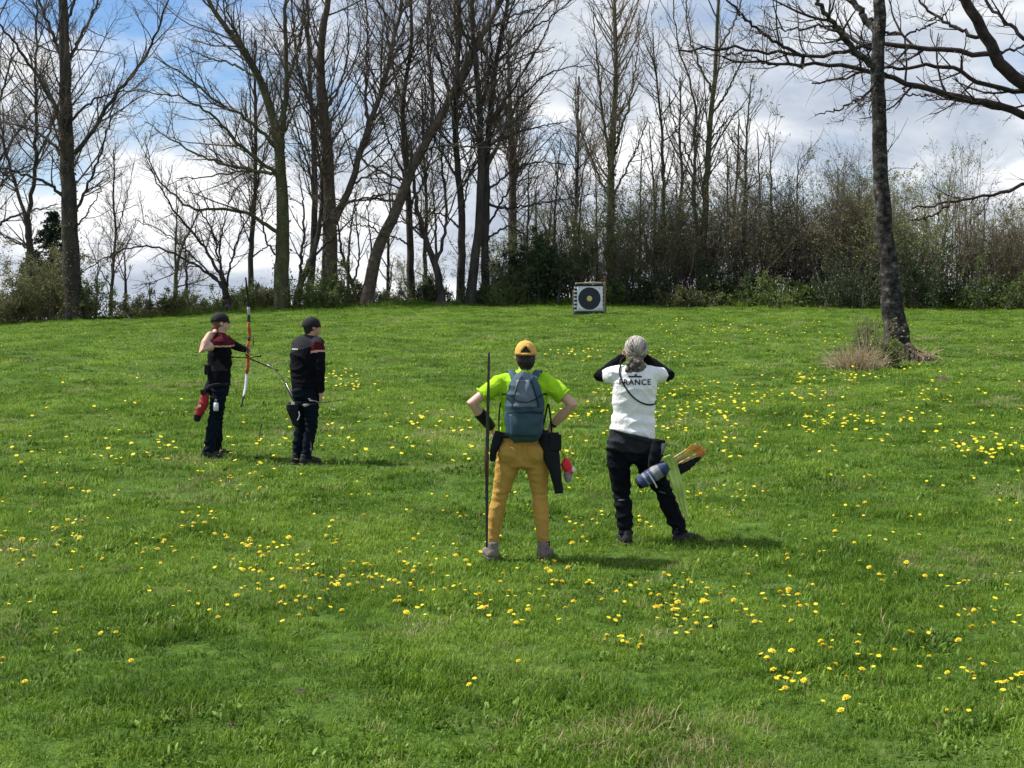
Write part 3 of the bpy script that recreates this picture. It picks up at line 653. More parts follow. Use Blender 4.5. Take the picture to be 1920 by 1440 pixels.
front = [(1140, 505, 'low dark hedge bush right behind the target', 'leaf_mid', 60), (1215, 500, 'low dark hedge bush just right of the target', 'leaf_dark', 59), (1290, 495, 'low dark hedge bush under the grey brown shrub', 'leaf_dark', 58.5),
         (1365, 490, 'low dark hedge bush under the olive brown thicket', 'leaf_dark', 58), (1440, 495, 'low dark hedge bush under the thin saplings', 'leaf_dark', 57.6), (1515, 490, 'low hedge bush at the foot of the fan shaped bush', 'leaf_mid', 57.3),
         (1590, 485, 'low dark hedge bush left of the field tree trunk', 'leaf_dark', 57), (1665, 490, 'low dark hedge bush right behind the field tree trunk', 'leaf_dark', 56.6), (1740, 480, 'low green hedge bush under the fresh green shrub', 'leaf_mid', 56.3),
         (1815, 490, 'low dark hedge bush beneath the straight whippy shoots', 'leaf_dark', 56), (1885, 485, 'low dark hedge bush beneath the reddish thicket', 'leaf_dark', 55.8), (1960, 490, 'low dark hedge bush cut by the right edge', 'leaf_dark', 55.5)]
for k, (px, top, lab, lf, d) in enumerate(front):
    SH.append(('hedge_bush', lab, px, top + (22, -10, 30, -4, 14, 26, -16, 18, -22, 30, 4, 12)[k], 100 + (k * 37) % 50, d + (0, .8, -.3, 1.0)[k % 4], dict(leaf=('leaf_mid', 'leaf_dark', 'leaf_olive', 'leaf_dark', 'leaf_mid')[k % 5], nleaf=(2600, 3900, 2200, 4200)[k % 4], stems=26, low=0.7, twig='twig', lsize=0.06)))
for k, (nm, lab, px, top, w, d, kw) in enumerate(SH):
    shrub(nm, lab, px, top, w, d, 500 + k, **kw)

# the wood goes on behind: more trees and shrubs, copied with their parts
def copy_thing(src, px, d, rz, sc, label):
    o = src.copy(); col.objects.link(o); o.location = G(px, d); o.rotation_euler = (0, 0, rz); o.scale = (sc, sc, sc); o["label"] = label
    for ch in src.children:
        if ch.name.startswith('ivy'): continue
        c = ch.copy(); c.parent = o; col.objects.link(c)
    return o
TR = [o for o in scene.objects if o.type == 'EMPTY' and o.name.startswith('bare_tree')]
SP = [o for o in scene.objects if o.type == 'EMPTY' and o.name.startswith('sapling')]
SB = [o for o in scene.objects if o.type == 'EMPTY' and (o.name.startswith('shrub') or o.name.startswith('leafy_shrub'))]
rc = random.Random(12)
for k, (px, d, ti, sc, lab) in enumerate([
        (-25, 70, 0, .9, 'far bare tree cut by the left edge behind the slim forked tree'), (205, 82, 4, .7, 'far pale bare tree in the gap right of the thick left trunk'), (470, 72, 6, .85, 'far bare tree behind the left limbs of the big spreading tree'),
        (578, 70, 7, .95, 'far bare tree between the big spreading tree and the forked tree'), (668, 74, 5, .75, 'far bare tree showing between the two stems of the forked tree'), 
        (800, 74, 6, .7, 'far bare tree left of the central trunk cluster'), (965, 72, 3, .8, 'far bare tree just right of the central trunk cluster'), (1015, 74, 5, .85, 'far bare tree halfway to the feathery tree'),
        (1075, 71, 6, .7, 'far bare tree just left of the feathery tree'), (1265, 73, 4, .75, 'far bare tree between the thin tree and the twin stems'), (1385, 75, 7, .62, 'far low bare tree right of the twin stems'), (330, 84, 2, .55, 'far pale bare tree behind the small arching tree')]):
    copy_thing(TR[ti % len(TR)], px, d, rc.uniform(0, 6.28), sc, lab)
for k, (px, d, sc) in enumerate([(1120, 65, 1.0), (1225, 64, 1.1), (1310, 65, 1.0), (1370, 64, .95), (1430, 65, 1.05), (1560, 64, .9), (1760, 61, .85), (1840, 61, .8), (700, 66, .9), (860, 66, .9), (280, 70, .6), (180, 69, .6)]):
    copy_thing(SP[k % len(SP)], px, d, rc.uniform(0, 6.28), sc, 'thin bare sapling standing behind the hedge, number %s from the left' % ['ten', 'eleven', 'twelve', 'thirteen'][k % 4] if False else ['second row bare sapling behind the target', 'second row bare sapling right of the feathery tree', 'second row bare sapling left of the twin stems', 'second row bare sapling right of the twin stems', 'second row bare sapling left of the fan shaped bush', 'second row bare sapling behind the fan shaped bush', 'second row bare sapling behind the fresh green shrub', 'second row bare sapling behind the whippy shoots', 'second row bare sapling behind the leaning trunk', 'second row bare sapling behind the central trunks', 'low second row sapling left of the small arching tree', 'low second row sapling right of the thick left trunk'][k])
def by_label(t): return next(o for o in SB if o["label"].startswith(t))
GREEN, FRESH, OLIVE, TAN = by_label('leafy green shrub'), by_label('fresh green shrub'), by_label('olive brown'), by_label('dense tan')
for k, (px, d, src, sc, lab) in enumerate([
        (1010, 63.5, GREEN, .9, 'green tinged shrub rising behind the dark evergreen bush'), (1070, 63.5, FRESH, .85, 'green tinged shrub rising behind the left side of the target'), (1150, 64, GREEN, 1.1, 'tall green tinged shrub wrapped round the feathery tree foot'), (1235, 63.5, FRESH, 1.0, 'tall green tinged shrub at the thin tree'),
        (1300, 63, FRESH, .9, 'green tinged shrub left of the twin stemmed tree'), (1395, 62.5, OLIVE, .92, 'olive brown shrub at the thin sapling right of the twin stems'), (1470, 62, TAN, .85, 'tan brown shrub left of the fan shaped bush'), (1500, 63, GREEN, .8, 'green tinged shrub peeping left of the fan shaped bush'),
        (1570, 62, OLIVE, 1.0, 'olive brown shrub filling behind the fan shaped bush'), (1640, 61.5, TAN, .9, 'tan brown shrub right behind the field tree trunk'), (1690, 60, FRESH, .95, 'green shrub right of the field tree trunk, behind the fresh one'), (1750, 60, GREEN, .9, 'green tinged shrub behind the whippy shoots'),
        (1835, 60, OLIVE, .75, 'olive brown shrub left of the reddish thicket'), (1905, 59.5, TAN, .7, 'tan brown shrub behind the reddish thicket'), (780, 64, GREEN, .55, 'low green tinged shrub left of the central trunks'), (930, 63.5, GREEN, .75, 'green tinged shrub right of the central trunks'), (70, 63, GREEN, .7, 'green tinged shrub between the two left trunks')]):
    copy_thing(src, px, d, rc.uniform(0, 6.28), sc, lab)

# a dark conifer behind the thick left trunk
def conifer(px, d, top, label):
    r = np.random.default_rng(77)
    base = G(px, d); h = CAMZ + (HOR - top) / F * d - base.z
    root = thing('spruce_tree', base, label, 'tree')
    a = Acc(); a.tubes(np.array([[[0, 0, -.2], [0, 0, h * .5], [0, 0, h]]]), np.array([[.11, .07, .015]]), 8)
    link('trunk', a.mesh('trunk', M['bark']), root)
    n = 230; z = h * (0.08 + 0.9 * r.random(n)); L = (h - z) * 0.40 + 0.25
    an = r.random(n) * 6.283; p0 = np.stack([0 * z, 0 * z, z], 1); d0 = np.stack([np.cos(an), np.sin(an), np.full(n, -0.1)], 1)
    P = grow(p0, d0, L, 5, .08, -.03, r); b = Acc(); b.tubes(P, np.full((n, 6), .008), 3)
    V, Q = leaf_quads(P, 13000, .06, r, .05); 
    tag(link('crown', b.mesh('crown', M['bark']), root), kind='stuff')
    tag(link('foliage', fast_mesh('foliage', V, Q, M['needle'], False), root), kind='stuff')
conifer(96, 66, 395, 'dark spruce showing behind the thick left trunk')
conifer(60, 68, 470, 'smaller dark spruce at the left edge behind the slim forked tree')

# ------------------------------------------------------------------ at the foot of the field tree
def field_tree_foot():
    r = np.random.default_rng(91)
    base = G(1602, depth_at(1602, 694)); root = thing('dry_grass_tussock', base, 'tan clump of dead grass beside the foot of the field tree', 'grass tussock')
    n = 560
    p0 = np.stack([r.normal(0, .2, n), r.normal(0, .16, n), np.full(n, -.03)], 1)
    d0 = np.stack([r.normal(0, .33, n) + p0[:, 0] * 1.2, r.normal(0, .5, n), np.ones(n)], 1)
    P = grow(p0, d0, r.uniform(.25, .68, n), 5, .14, -.10, r); a = Acc(); a.tubes(P, np.full((n, 6), 1)[:] * np.linspace(.008, .002, 6), 3)
    tag(link('blades', a.mesh('blades', M['straw']), root), kind='stuff')
    shrub('suckers', 'thin leafless suckers sprouting by the dead grass clump', 1632, 588, 44, depth_at(1632, 688), 92, stems=18, leaf='leaf_brown', nleaf=250, twig='twig_tan', lsize=.03, d1=3, d2=3, group='', fan=.9)
    shrub('suckers', 'short leafy shoots hugging the left foot of the field tree', 1664, 645, 30, depth_at(1664, 688), 93, stems=14, leaf='leaf_mid', nleaf=500, twig='twig', lsize=.04, group='', low=.4)
    # the mound of roots
    base = G(1704, depth_at(1704, 676)); root = thing('root_mound', base, 'low mound of roots and dry litter right of the field tree foot', 'mound')
    nx, ny = 30, 22; V = []
    for j in range(ny):
        for i in range(nx):
            u, v = i / (nx - 1) * 2 - 1, j / (ny - 1) * 2 - 1
            x, y = u * .62, v * .55; rr = math.hypot(u, v)
            z = .36 * max(0, 1 - rr) ** 1.3 * (1.25 - .6 * u) + .06 * mnoise.noise((x * 5, y * 5, 0)) * max(0, 1 - rr) - .03
            V.append((x, y, z + .052 * y))
    i_ = np.arange(nx * ny).reshape(ny, nx); Q = np.stack([i_[:-1, :-1], i_[:-1, 1:], i_[1:, 1:], i_[1:, :-1]], -1).reshape(-1, 4)
    link('soil', fast_mesh('soil', np.array(V), Q, M['soil']), root)
    for k in range(6):
        an = r.uniform(-1.9, .6); pts = [(-.25, -.1, .35), (math.cos(an) * .25, math.sin(an) * .25, .2), (math.cos(an) * .55, math.sin(an) * .5, .0)]
        q, _ = resample(pts, 10); a = Acc(); a.tubes(q[None], np.linspace(.05, .012, 10)[None], 6); link('root', a.mesh('root', M['bark_pale']), root)
    P = grow(np.stack([r.normal(.1, .25, 160), r.normal(-.1, .2, 160), np.full(160, .1)], 1), r.normal(0, 1, (160, 3)) + np.array([0, 0, .4]), r.uniform(.15, .35, 160), 4, .2, -.1, r)
    a = Acc(); a.tubes(P, np.full((160, 5), .006), 3); tag(link('litter', a.mesh('litter', M['straw']), root), kind='stuff')
field_tree_foot()

# ------------------------------------------------------------------ molehills, soil patches and one painted shadow patch
def molehill(px, py, s, label):
    d = depth_at(px, py); base = G(px, d); r = random.Random(px)
    n, k = 20, 7; V = [(0, 0, s * .42)]; Fc = []
    for j in range(1, k):
        for i in range(n):
            a = i / n * 6.2832; rr = j / (k - 1) * s
            z = s * .42 * (1 - (j / (k - 1)) ** 1.5) - .01 + r.uniform(-.012, .012); rr *= r.uniform(.88, 1.12)
            V.append((rr * math.cos(a) * 1.25, rr * math.sin(a), z + .052 * rr * math.sin(a)))
    for i in range(n): Fc.append((0, 1 + i, 1 + (i + 1) % n))
    for j in range(k - 2):
        for i in range(n):
            a_, b_ = 1 + j * n + i, 1 + j * n + (i + 1) % n; Fc.append((a_, a_ + n, b_ + n, b_))
    o = link('molehill', mesh_from('molehill', V, Fc, M['soil']), None, base); tag(o, label, 'molehill', 'molehills and bare soil patches')
for a in [(232, 1066, .07, 'small dark molehill in the dandelion patch at left'), (1115, 1198, .05, 'small dark soil patch beside two bright dandelions'), (1768, 714, .2, 'flat grey brown molehill right of the field tree'),
          (1140, 1052, .07, 'dark soil patch in the shadow between the front pair'), (565, 1298, .05, 'bare soil scrape in the nearest grass, left of centre'), (930, 1405, .05, 'bare soil scrape at the bottom edge of the view'), (1890, 1275, .04, 'dark soil patch near the right edge dandelions'), (440, 1360, .045, 'dark soil patch low at left')]: molehill(*a)  # the dark mound between the front pair stands in for their cast shadow

# ------------------------------------------------------------------ grass
def blade_cluster(name, n, rad, h0, h1, w, bend, seed, m, seg=3, broad=False):
    r = np.random.default_rng(seed)
    rr = rad * np.sqrt(r.random(n)); an = r.random(n) * 6.283
    p = np.stack([rr * np.cos(an), rr * np.sin(an), np.full(n, -0.012)], 1)
    az = r.random(n) * 6.283; d = np.stack([np.cos(az), np.sin(az), 0 * az], 1); side = np.stack([-np.sin(az), np.cos(az), 0 * az], 1)
    H = r.uniform(h0, h1, n); W = w * r.uniform(.6, 1.3, n); Bd = bend * r.uniform(.2, 1.5, n)
    V = np.empty((n, 2 * seg + 1, 3)); tint = np.repeat(r.random(n)[:, None], 2 * seg + 1, 1)
    for k in range(seg + 1):
        t = k / seg
        th = Bd * t
        c = p + d * (H * (1 - np.cos(th)) / np.maximum(Bd, .05))[:, None] + np.array([0, 0, 1.0]) * (H * np.sin(th) / np.maximum(Bd, .05))[:, None]
        if k == seg: V[:, -1] = c
        else:
            ww = W * ((math.sin(math.pi * (0.12 + .8 * t))) if broad else (1 - t * .75))
            V[:, 2 * k] = c - side * ww[:, None] * .5; V[:, 2 * k + 1] = c + side * ww[:, None] * .5
    Fc = []
    for i in range(n):
        o = i * (2 * seg + 1)
        for k in range(seg - 1): Fc.append((o + 2 * k, o + 2 * k + 1, o + 2 * k + 3, o + 2 * k + 2))
        Fc.append((o + 2 * seg - 2, o + 2 * seg - 1, o + 2 * seg))
    me = mesh_from(name, V.reshape(-1, 3), Fc, M[m], smooth=False)
    at = me.attributes.new("tint", 'FLOAT', 'POINT'); at.data.foreach_set("value", tint.astype(np.float32).ravel())
    return bpy.data.objects.new(name, me)
def collection_of(name, objs):
    c = bpy.data.collections.new(name)
    for o in objs: c.objects.link(o)
    return c
def scatter(name, pts, rot, scl, idx, coll, label):
    me = bpy.data.meshes.new(name); me.vertices.add(len(pts)); me.vertices.foreach_set("co", pts.astype(np.float32).ravel())
    for nm, ty, a in (("rot", 'FLOAT_VECTOR', rot), ("scl", 'FLOAT_VECTOR', scl)):
        t = me.attributes.new(nm, ty, 'POINT'); t.data.foreach_set("vector", a.astype(np.float32).ravel())
    t = me.attributes.new("pick", 'INT', 'POINT'); t.data.foreach_set("value", idx.astype(np.int32))
    o = link(name, me); tag(o, label, 'grass', kind='stuff')
    ng = bpy.data.node_groups.new(name, 'GeometryNodeTree')
    ng.interface.new_socket("Geometry", in_out='INPUT', socket_type='NodeSocketGeometry'); ng.interface.new_socket("Geometry", in_out='OUTPUT', socket_type='NodeSocketGeometry')
    N, L = ng.nodes, ng.links
    gi, go = N.new("NodeGroupInput"), N.new("NodeGroupOutput")
    ip = N.new("GeometryNodeInstanceOnPoints"); ci = N.new("GeometryNodeCollectionInfo")
    ci.inputs["Collection"].default_value = coll; ci.inputs["Separate Children"].default_value = True; ci.inputs["Reset Children"].default_value = True
    ip.inputs["Pick Instance"].default_value = True
    def attr(nm, ty):
        a = N.new("GeometryNodeInputNamedAttribute"); a.data_type = ty; a.inputs["Name"].default_value = nm; return a.outputs["Attribute"]
    L.new(gi.outputs[0], ip.inputs["Points"]); L.new(ci.outputs[0], ip.inputs["Instance"])
    L.new(attr("pick", 'INT'), ip.inputs["Instance Index"])
    er = N.new("FunctionNodeEulerToRotation"); L.new(attr("rot", 'FLOAT_VECTOR'), er.inputs[0]); L.new(er.outputs[0], ip.inputs["Rotation"])
    L.new(attr("scl", 'FLOAT_VECTOR'), ip.inputs["Scale"]); L.new(ip.outputs[0], go.inputs[0])
    md = o.modifiers.new("scatter", 'NODES'); md.node_group = ng
    return o
tufts = [blade_cluster('a%02d' % k, 100, .17, .03, .085, .0065, 1.5, 40 + k, 'grass') for k in range(5)]
tufts += [blade_cluster('b%02d' % k, 70, .13, .06, .125, .0065, 1.2, 50 + k, 'grass') for k in range(3)]
tufts += [blade_cluster('c%02d' % k, 34, .12, .04, .085, .017, 1.5, 60 + k, 'broadleaf', 4, True) for k in range(2)]
tufts += [blade_cluster('d%02d' % k, 30, .14, .05, .13, .005, 1.5, 65 + k, 'grass_dry') for k in range(2)]
coll_near = collection_of('tuft_sources', tufts)
def patch_noise(x, y, s, seed):
    out = np.zeros(len(x)); r = np.random.default_rng(seed)
    for k in range(9):
        f = s * r.uniform(.5, 2.2); a = r.random() * 6.283; ph = r.random() * 6.283
        out += np.sin(f * (x * math.cos(a) + y * math.sin(a)) + ph + 1.2 * np.sin(.6 * f * (x * math.sin(a) - y * math.cos(a)) + ph * 2))
    return out / 3.0
def grass_points(y0, y1, dens, seed, smin, smax):
    r = np.random.default_rng(seed)
    half = .40 * y1 + 1.5
    n = int(dens * (y1 - y0) * 2 * half)
    y = r.uniform(y0, y1, n); x = r.uniform(-half, half, n)
    k = np.abs(x) < .40 * y + 1.5; x, y = x[k], y[k]
    lush = patch_noise(x, y, 2.2, 5); dry = patch_noise(x, y, 1.3, 9); broad = patch_noise(x, y, 1.7, 21)
    z = gz(x, y)
    s = r.uniform(smin, smax, len(x)) * (1 + .30 * np.clip(lush, -.55, 1.5))
    pick = r.integers(0, 5, len(x))
    u = r.random(len(x))
    pick = np.where((lush > .70) & (u < .65), 5 + r.integers(0, 3, len(x)), pick)
    pick = np.where(u > .945 - .24 * np.clip(broad, 0, 1.5), 8 + r.integers(0, 2, len(x)), pick)
    pick = np.where((dry > 1.0) & (r.random(len(x)) < .38), 10 + r.integers(0, 2, len(x)), pick)
    pick = np.where(r.random(len(x)) < .025, 10 + r.integers(0, 2, len(x)), pick)
    rot = np.stack([r.normal(0, .12, len(x)) + .05, r.normal(0, .12, len(x)), r.uniform(0, 6.283, len(x))], 1)
    hs = np.minimum(s, 1.05) * r.uniform(.6, 1.05, len(x)) * np.where(y > 24, .85, 1)
    return np.stack([x, y, z - .004], 1), rot, np.stack([s, s, hs], 1), pick
A_ = grass_points(5.2, 14, 115, 1, .72, 1.05)
B_ = grass_points(14, 26, 46, 2, .95, 1.35)
C_ = grass_points(26, 62.5, 17, 3, 1.35, 2.0)
def fringe(seed=8):
    r = np.random.default_rng(seed); n = 2600
    x = r.uniform(-26, 26, n); edge = np.interp(x, [-26, -10, 2, 8, 24], [60.2, 60.2, 60.4, 58.4, 55.0])
    y = edge - np.abs(r.normal(0, .45, n)) + .3; ht = r.uniform(1.2, 3.2, n) * (1 + .5 * patch_noise(x, y, 1.4, 31)).clip(.4, 2)
    w = r.uniform(1.3, 2.2, n)
    return np.stack([x, y, gz(x, y) - .004], 1), np.stack([r.normal(0, .1, n), r.normal(0, .1, n), r.uniform(0, 6.28, n)], 1), np.stack([w, w, ht], 1), np.where(r.random(n) < .2, 10 + r.integers(0, 2, n), np.where(r.random(n) < .3, 8 + r.integers(0, 2, n), 5 + r.integers(0, 3, n)))
cc = [np.concatenate(t) for t in zip(A_, B_, C_, fringe())]
scatter('meadow_grass', cc[0], cc[1], cc[2], cc[3], coll_near, 'short uneven green grass covering the whole meadow')
print('grass tufts', len(cc[0]))

# ------------------------------------------------------------------ dandelions
def dandelion_meshes(seed, full=1.0):
    r = random.Random(seed)
    V, Fc = [], []
    def ring_petals(n, r0, r1, z0, z1, w):
        for i in range(n):
            a = (i + r.uniform(-.3, .3)) / n * 6.2832; ca, sa = math.cos(a), math.sin(a)
            l = r1 * r.uniform(.85, 1.1); dz = r.uniform(-.002, .003)
            b = len(V)
            for (rr, zz_, ww) in ((r0, z0, w * .5), (r0 + (l - r0) * .6, z0 + (z1 - z0) * .8 + .002, w), (l, z1 + dz, w * .7)):
                V.append((rr * ca - ww * sa, rr * sa + ww * ca, zz_)); V.append((rr * ca + ww * sa, rr * sa - ww * ca, zz_))
            Fc.append((b, b + 1, b + 3, b + 2)); Fc.append((b + 2, b + 3, b + 5, b + 4))
    ring_petals(15, .003, .0225, .004, .004, .0034)
    ring_petals(12, .002, .0165, .006, .0105, .003)
    ring_petals(8, .001, .010, .008, .0145, .0025)
    head = mesh_from('flower_head', V, Fc, M['petal'], smooth=False)
    V, Fc = [], []
    k = 5; H = r.uniform(.075, .115); lean = (r.uniform(-.02, .02), r.uniform(-.02, .02))
    for j in range(4):
        t = j / 3; 
        for i in range(k):
            a = i / k * 6.2832; rad = .0024 if j < 3 else .006
            V.append((lean[0] * t * t + rad * math.cos(a), lean[1] * t * t + rad * math.sin(a), H * (t if j < 3 else 1.03)))
    for j in range(3):
        for i in range(k): Fc.append((j * k + i, j * k + (i + 1) % k, (j + 1) * k + (i + 1) % k, (j + 1) * k + i))
    stem = mesh_from('dandelion', V, Fc, M['stem'])
    return head, stem, Vector((lean[0], lean[1], H))
DM = [dandelion_meshes(k) for k in range(6)]
ZA = "10,298 85,325 75,335 113,365 80,403 130,398 45,365 222,328 215,290 257,248 248,262 310,260 295,300 295,318 225,348 172,103 260,118 333,140 250,20 75,12 75,28 440,18 458,20 382,400 543,348 537,375 602,373 658,362 597,398 610,303 638,293 620,328 725,271 725,388 712,215 790,222 765,248 808,298 843,305 848,317 876,317 875,397 935,308 940,320 928,340 925,352 975,362 965,372 988,385 1012,357 1000,370 915,433 948,418 962,435 972,444 1053,408 1053,420 1085,320 1130,375 1118,402 1135,413 1122,440 1135,448 1195,450 1205,455 1145,493 1053,503 1060,512 973,516 1018,533 1053,560 1110,562 1127,532 1140,556 885,557 822,627 1120,606 1162,604 1290,592 1215,515 1240,495 1270,505 1240,505 1285,478 1315,495 1340,491 1393,442 1385,470 1400,465 1432,474 1403,518 1247,342 1265,343 1277,305 1275,317 1223,303 1252,245 1362,227 1300,415 1330,413 1367,403 1440,355 1500,362 1500,368 1554,330 1550,203 1540,407 1573,415 1522,447 1548,441 1547,478 1537,505 1545,495 1480,492 1488,488 1485,555 1490,584 1529,617 1505,527 1582,523 1620,415 1625,458 1660,512 1708,362 1705,380 1747,413 1730,495 1792,517 1790,560 1800,570 1810,580 1885,455 1880,470 1905,525 1910,607 1720,215 1735,222 1745,230 200,681 383,697 438,690 291,750 490,787 13,801 87,860 310,432 1770,888 1407,75 825,105 797,107 863,70 860,85 868,88 893,125 927,133 975,130 895,42 985,72 950,68 753,52 830,15"
ZB = "112,403 150,408 213,430 118,451 145,455 180,480 185,505 273,487 388,525 464,497 115,552 67,588 198,595 238,555 290,600 344,568 15,642 355,680 346,711 492,690 482,737 482,748 433,722 10,783 543,605 545,523 518,530 588,532 562,570 625,566 600,580 610,592 615,495 655,498 567,450 625,642 648,634 700,645 733,515 783,525 785,540 725,557 712,580 860,568 835,553 887,470 946,553 897,602 880,620 918,631 670,685 1018,545 1023,550 1050,515 1070,550 1085,567 1102,582 1060,580 1042,633 1133,483 1092,380 1040,390 1030,385 1254,585 1280,330 1340,425 1375,468 1390,470 1433,452 1480,420 1548,463 1668,502 1695,503 1748,586 1735,586 1703,622 1777,650 1800,643 1726,675 1682,717 1492,680 1497,688 1568,770 1342,752 1298,745 1200,745 1158,712 1155,725 1160,738 970,770 980,768 955,775 1043,763 982,850 1050,853 1020,893 1098,892 1247,840 1213,805 1322,835 1722,785 1773,795 1725,840 1735,845 1855,870 1845,883 1910,845 1915,880 1635,850 1225,977 1258,954 1645,988 1430,745 240,283 265,312 270,267 230,340 298,248 200,240 65,205 472,278 485,243 705,145 722,160 690,152 838,130 940,130 965,126 817,225 840,257 1187,148 1210,285 1295,200 1320,175 1300,190 1308,128 1398,118 1350,72 1335,72 1283,68 1222,72 1283,38 1250,210 1480,203 1497,252 1520,240 1550,65 1615,47 1645,65 1650,70 1660,82 1718,52 1690,245 1775,322 1890,215 1885,230 1900,238 1825,97 1868,95 1845,95 1770,75 1818,65 1860,440 793,55 677,33"
pts_px = [(float(a.split(',')[0]) / 2, 860 + float(a.split(',')[1]) / 2) for a in ZA.split()] + [(960 + float(a.split(',')[0]) / 2, 860 + float(a.split(',')[1]) / 2) for a in ZB.split()]
rd = random.Random(3)
def dandelion_label(px, py):
    row = next(t for y, t in ((1290, 'in the nearest grass'), (1180, 'in the near grass'), (1090, "just in front of the front pair's boots"), (1000, "level with the front pair's boots"),
                              (920, "just behind the front pair's boots"), (0, "near the back pair's boot line")) if py > y)
    colm = next(t for x, t in ((1640, 'at the far right'), (1380, 'below the field tree'), (1090, 'near the white shirted person'), (780, 'near the lime shirted person'), (520, 'below the capped bystander'), (300, 'below the archer'), (-99, 'at the far left')) if px > x)
    return 'yellow dandelion %s, %s' % (row, colm)
for k, (px, py) in enumerate(pts_px[:300]):
    py2 = py + 14                    # the flower stands above its foot
    d = depth_at(px, py2); g = G(px, d)
    head, stem, tip = DM[k % len(DM)]
    o = link('dandelion', stem, None, g); s = rd.uniform(.85, 1.2)
    o.scale = (s, s, s); o.rotation_euler = (0, 0, rd.uniform(0, 6.28))
    tag(o, dandelion_label(px, py), 'dandelion', 'dandelions in the meadow')
    h = link('flower_head', head, o, tip); h.rotation_euler = (rd.uniform(-.1, .55), rd.uniform(-.35, .35), rd.uniform(0, 6)); h.scale = (rd.uniform(.65, 1.0),) * 3
# the many beyond count, farther out
far = []
for (cx_, cy_, sx, sy, n) in [(1093, 667, 28, 5, 34), (1240, 668, 24, 5, 24), (1395, 622, 95, 13, 85), (1290, 735, 55, 12, 50), (1510, 712, 16, 7, 26), (1600, 712, 40, 5, 32), (1360, 772, 34, 12, 34),
                              (1550, 800, 46, 12, 44), (1840, 852, 48, 10, 44), (1460, 752, 70, 14, 40), (1240, 790, 60, 18, 40), (645, 722, 30, 10, 40), (790, 800, 50, 8, 24), (555, 850, 220, 20, 60), (1650, 640, 200, 18, 40), (1760, 770, 90, 30, 40), (1150, 740, 20, 6, 14), (1080, 790, 25, 6, 14), (980, 870, 90, 20, 20), (1700, 690, 60, 8, 14)]:
    for _ in range(n): far.append((rd.gauss(cx_, sx), rd.gauss(cy_, sy)))
for _ in range(230): far.append((rd.uniform(1090, 1960), 605 + 265 * rd.random() ** .8))
for _ in range(75): far.append((rd.uniform(-40, 900), 690 + 180 * rd.random() ** .7))
near_small = []
for (px, py) in pts_px:
    for _ in range(rd.choice((0, 0, 1, 1, 2))): near_small.append((px + rd.gauss(0, 26), py + rd.gauss(0, 11)))
for _ in range(120): near_small.append((rd.uniform(0, 1920), rd.uniform(890, 1180)))
far = [p for p in far if 600 < p[1] < 885]
far += near_small; n_far = len(far) - len(near_small)
FV, FQ, nF = [], [], 0
for kf, (px, py) in enumerate(far):
    d = depth_at(px, py + 60 / depth_at(px, py)); g = np.array(G(px, d)); s = rd.uniform(.9, 1.35) if kf < n_far else rd.uniform(.5, .85)
    H = rd.uniform(.08, .12) if kf < n_far else rd.uniform(.065, .095)
    ax = rd.uniform(-.15, .5); ay = rd.uniform(-.35, .35); R3 = np.array(Matrix.Rotation(ax, 3, 'X') @ Matrix.Rotation(ay, 3, 'Y'))
    me = DM[rd.randrange(6)][0]
    v = np.array([vv.co for vv in me.vertices])[:30 * 3] ; f = np.array([list(p.vertices) for p in me.polygons])[:30]
    v = (v * .95 * s) @ R3.T + g + np.array([0, 0, H])
    FV.append(v); FQ.append(f + nF); nF += len(v)
fm = fast_mesh('far_dandelions', np.concatenate(FV), np.concatenate(FQ), M['petal'], False)
tag(link('dandelion_drift', fm), 'drifts of small yellow dandelions dotted over the far meadow', 'dandelions', kind='stuff')

# ------------------------------------------------------------------ people: helpers
def shell_tube(pts, rad, wx=None, n=16, cap=0.55):
    """closed tube with elliptic rings; rad: list of r or (a,b); wx: direction of the a axis"""
    pts = np.asarray(pts, float); k = len(pts)
    rad = np.array([(x, x) if np.isscalar(x) else x for x in rad], float)
    T = np.empty_like(pts); T[1:-1] = pts[2:] - pts[:-2]; T[0] = pts[1] - pts[0]; T[-1] = pts[-1] - pts[-2]; T = norm(T)
    if wx is None:
        wx = np.array([1.0, 0, 0]) if abs(T.mean(0)[0]) < 0.7 else np.array([0, 1.0, 0])
    wx = np.asarray(wx, float)
    if wx.ndim == 1: wx = np.repeat(wx[None], k, 0)
    # rounded ends
    c0 = pts[0] - T[0] * rad[0].mean() * cap; c1 = pts[-1] + T[-1] * rad[-1].mean() * cap
    P = np.concatenate([[0.45 * pts[0] + 0.55 * c0], pts, [0.45 * pts[-1] + 0.55 * c1]])
    R = np.concatenate([rad[:1] * 0.78, rad, rad[-1:] * 0.78]); T = np.concatenate([T[:1], T, T[-1:]]); wx = np.concatenate([wx[:1], wx, wx[-1:]])
    A = norm(wx - (wx * T).sum(1, keepdims=True) * T); B = np.cross(T, A)
    an = np.linspace(0, 2 * np.pi, n, endpoint=False)
    V = P[:, None] + A[:, None] * (R[:, :1, None] * np.cos(an)[None, :, None]) + B[:, None] * (R[:, 1:, None] * np.sin(an)[None, :, None])
    m_ = len(P); V = np.concatenate([V.reshape(-1, 3), [c0, c1]])
    Fc = []
    for j in range(m_ - 1):
        for i in range(n): Fc.append((j * n + i, j * n + (i + 1) % n, (j + 1) * n + (i + 1) % n, (j + 1) * n + i))
    for i in range(n):
        Fc.append((m_ * n, (i + 1) % n, i)); Fc.append((m_ * n + 1, (m_ - 1) * n + i, (m_ - 1) * n + (i + 1) % n))
    return V, Fc
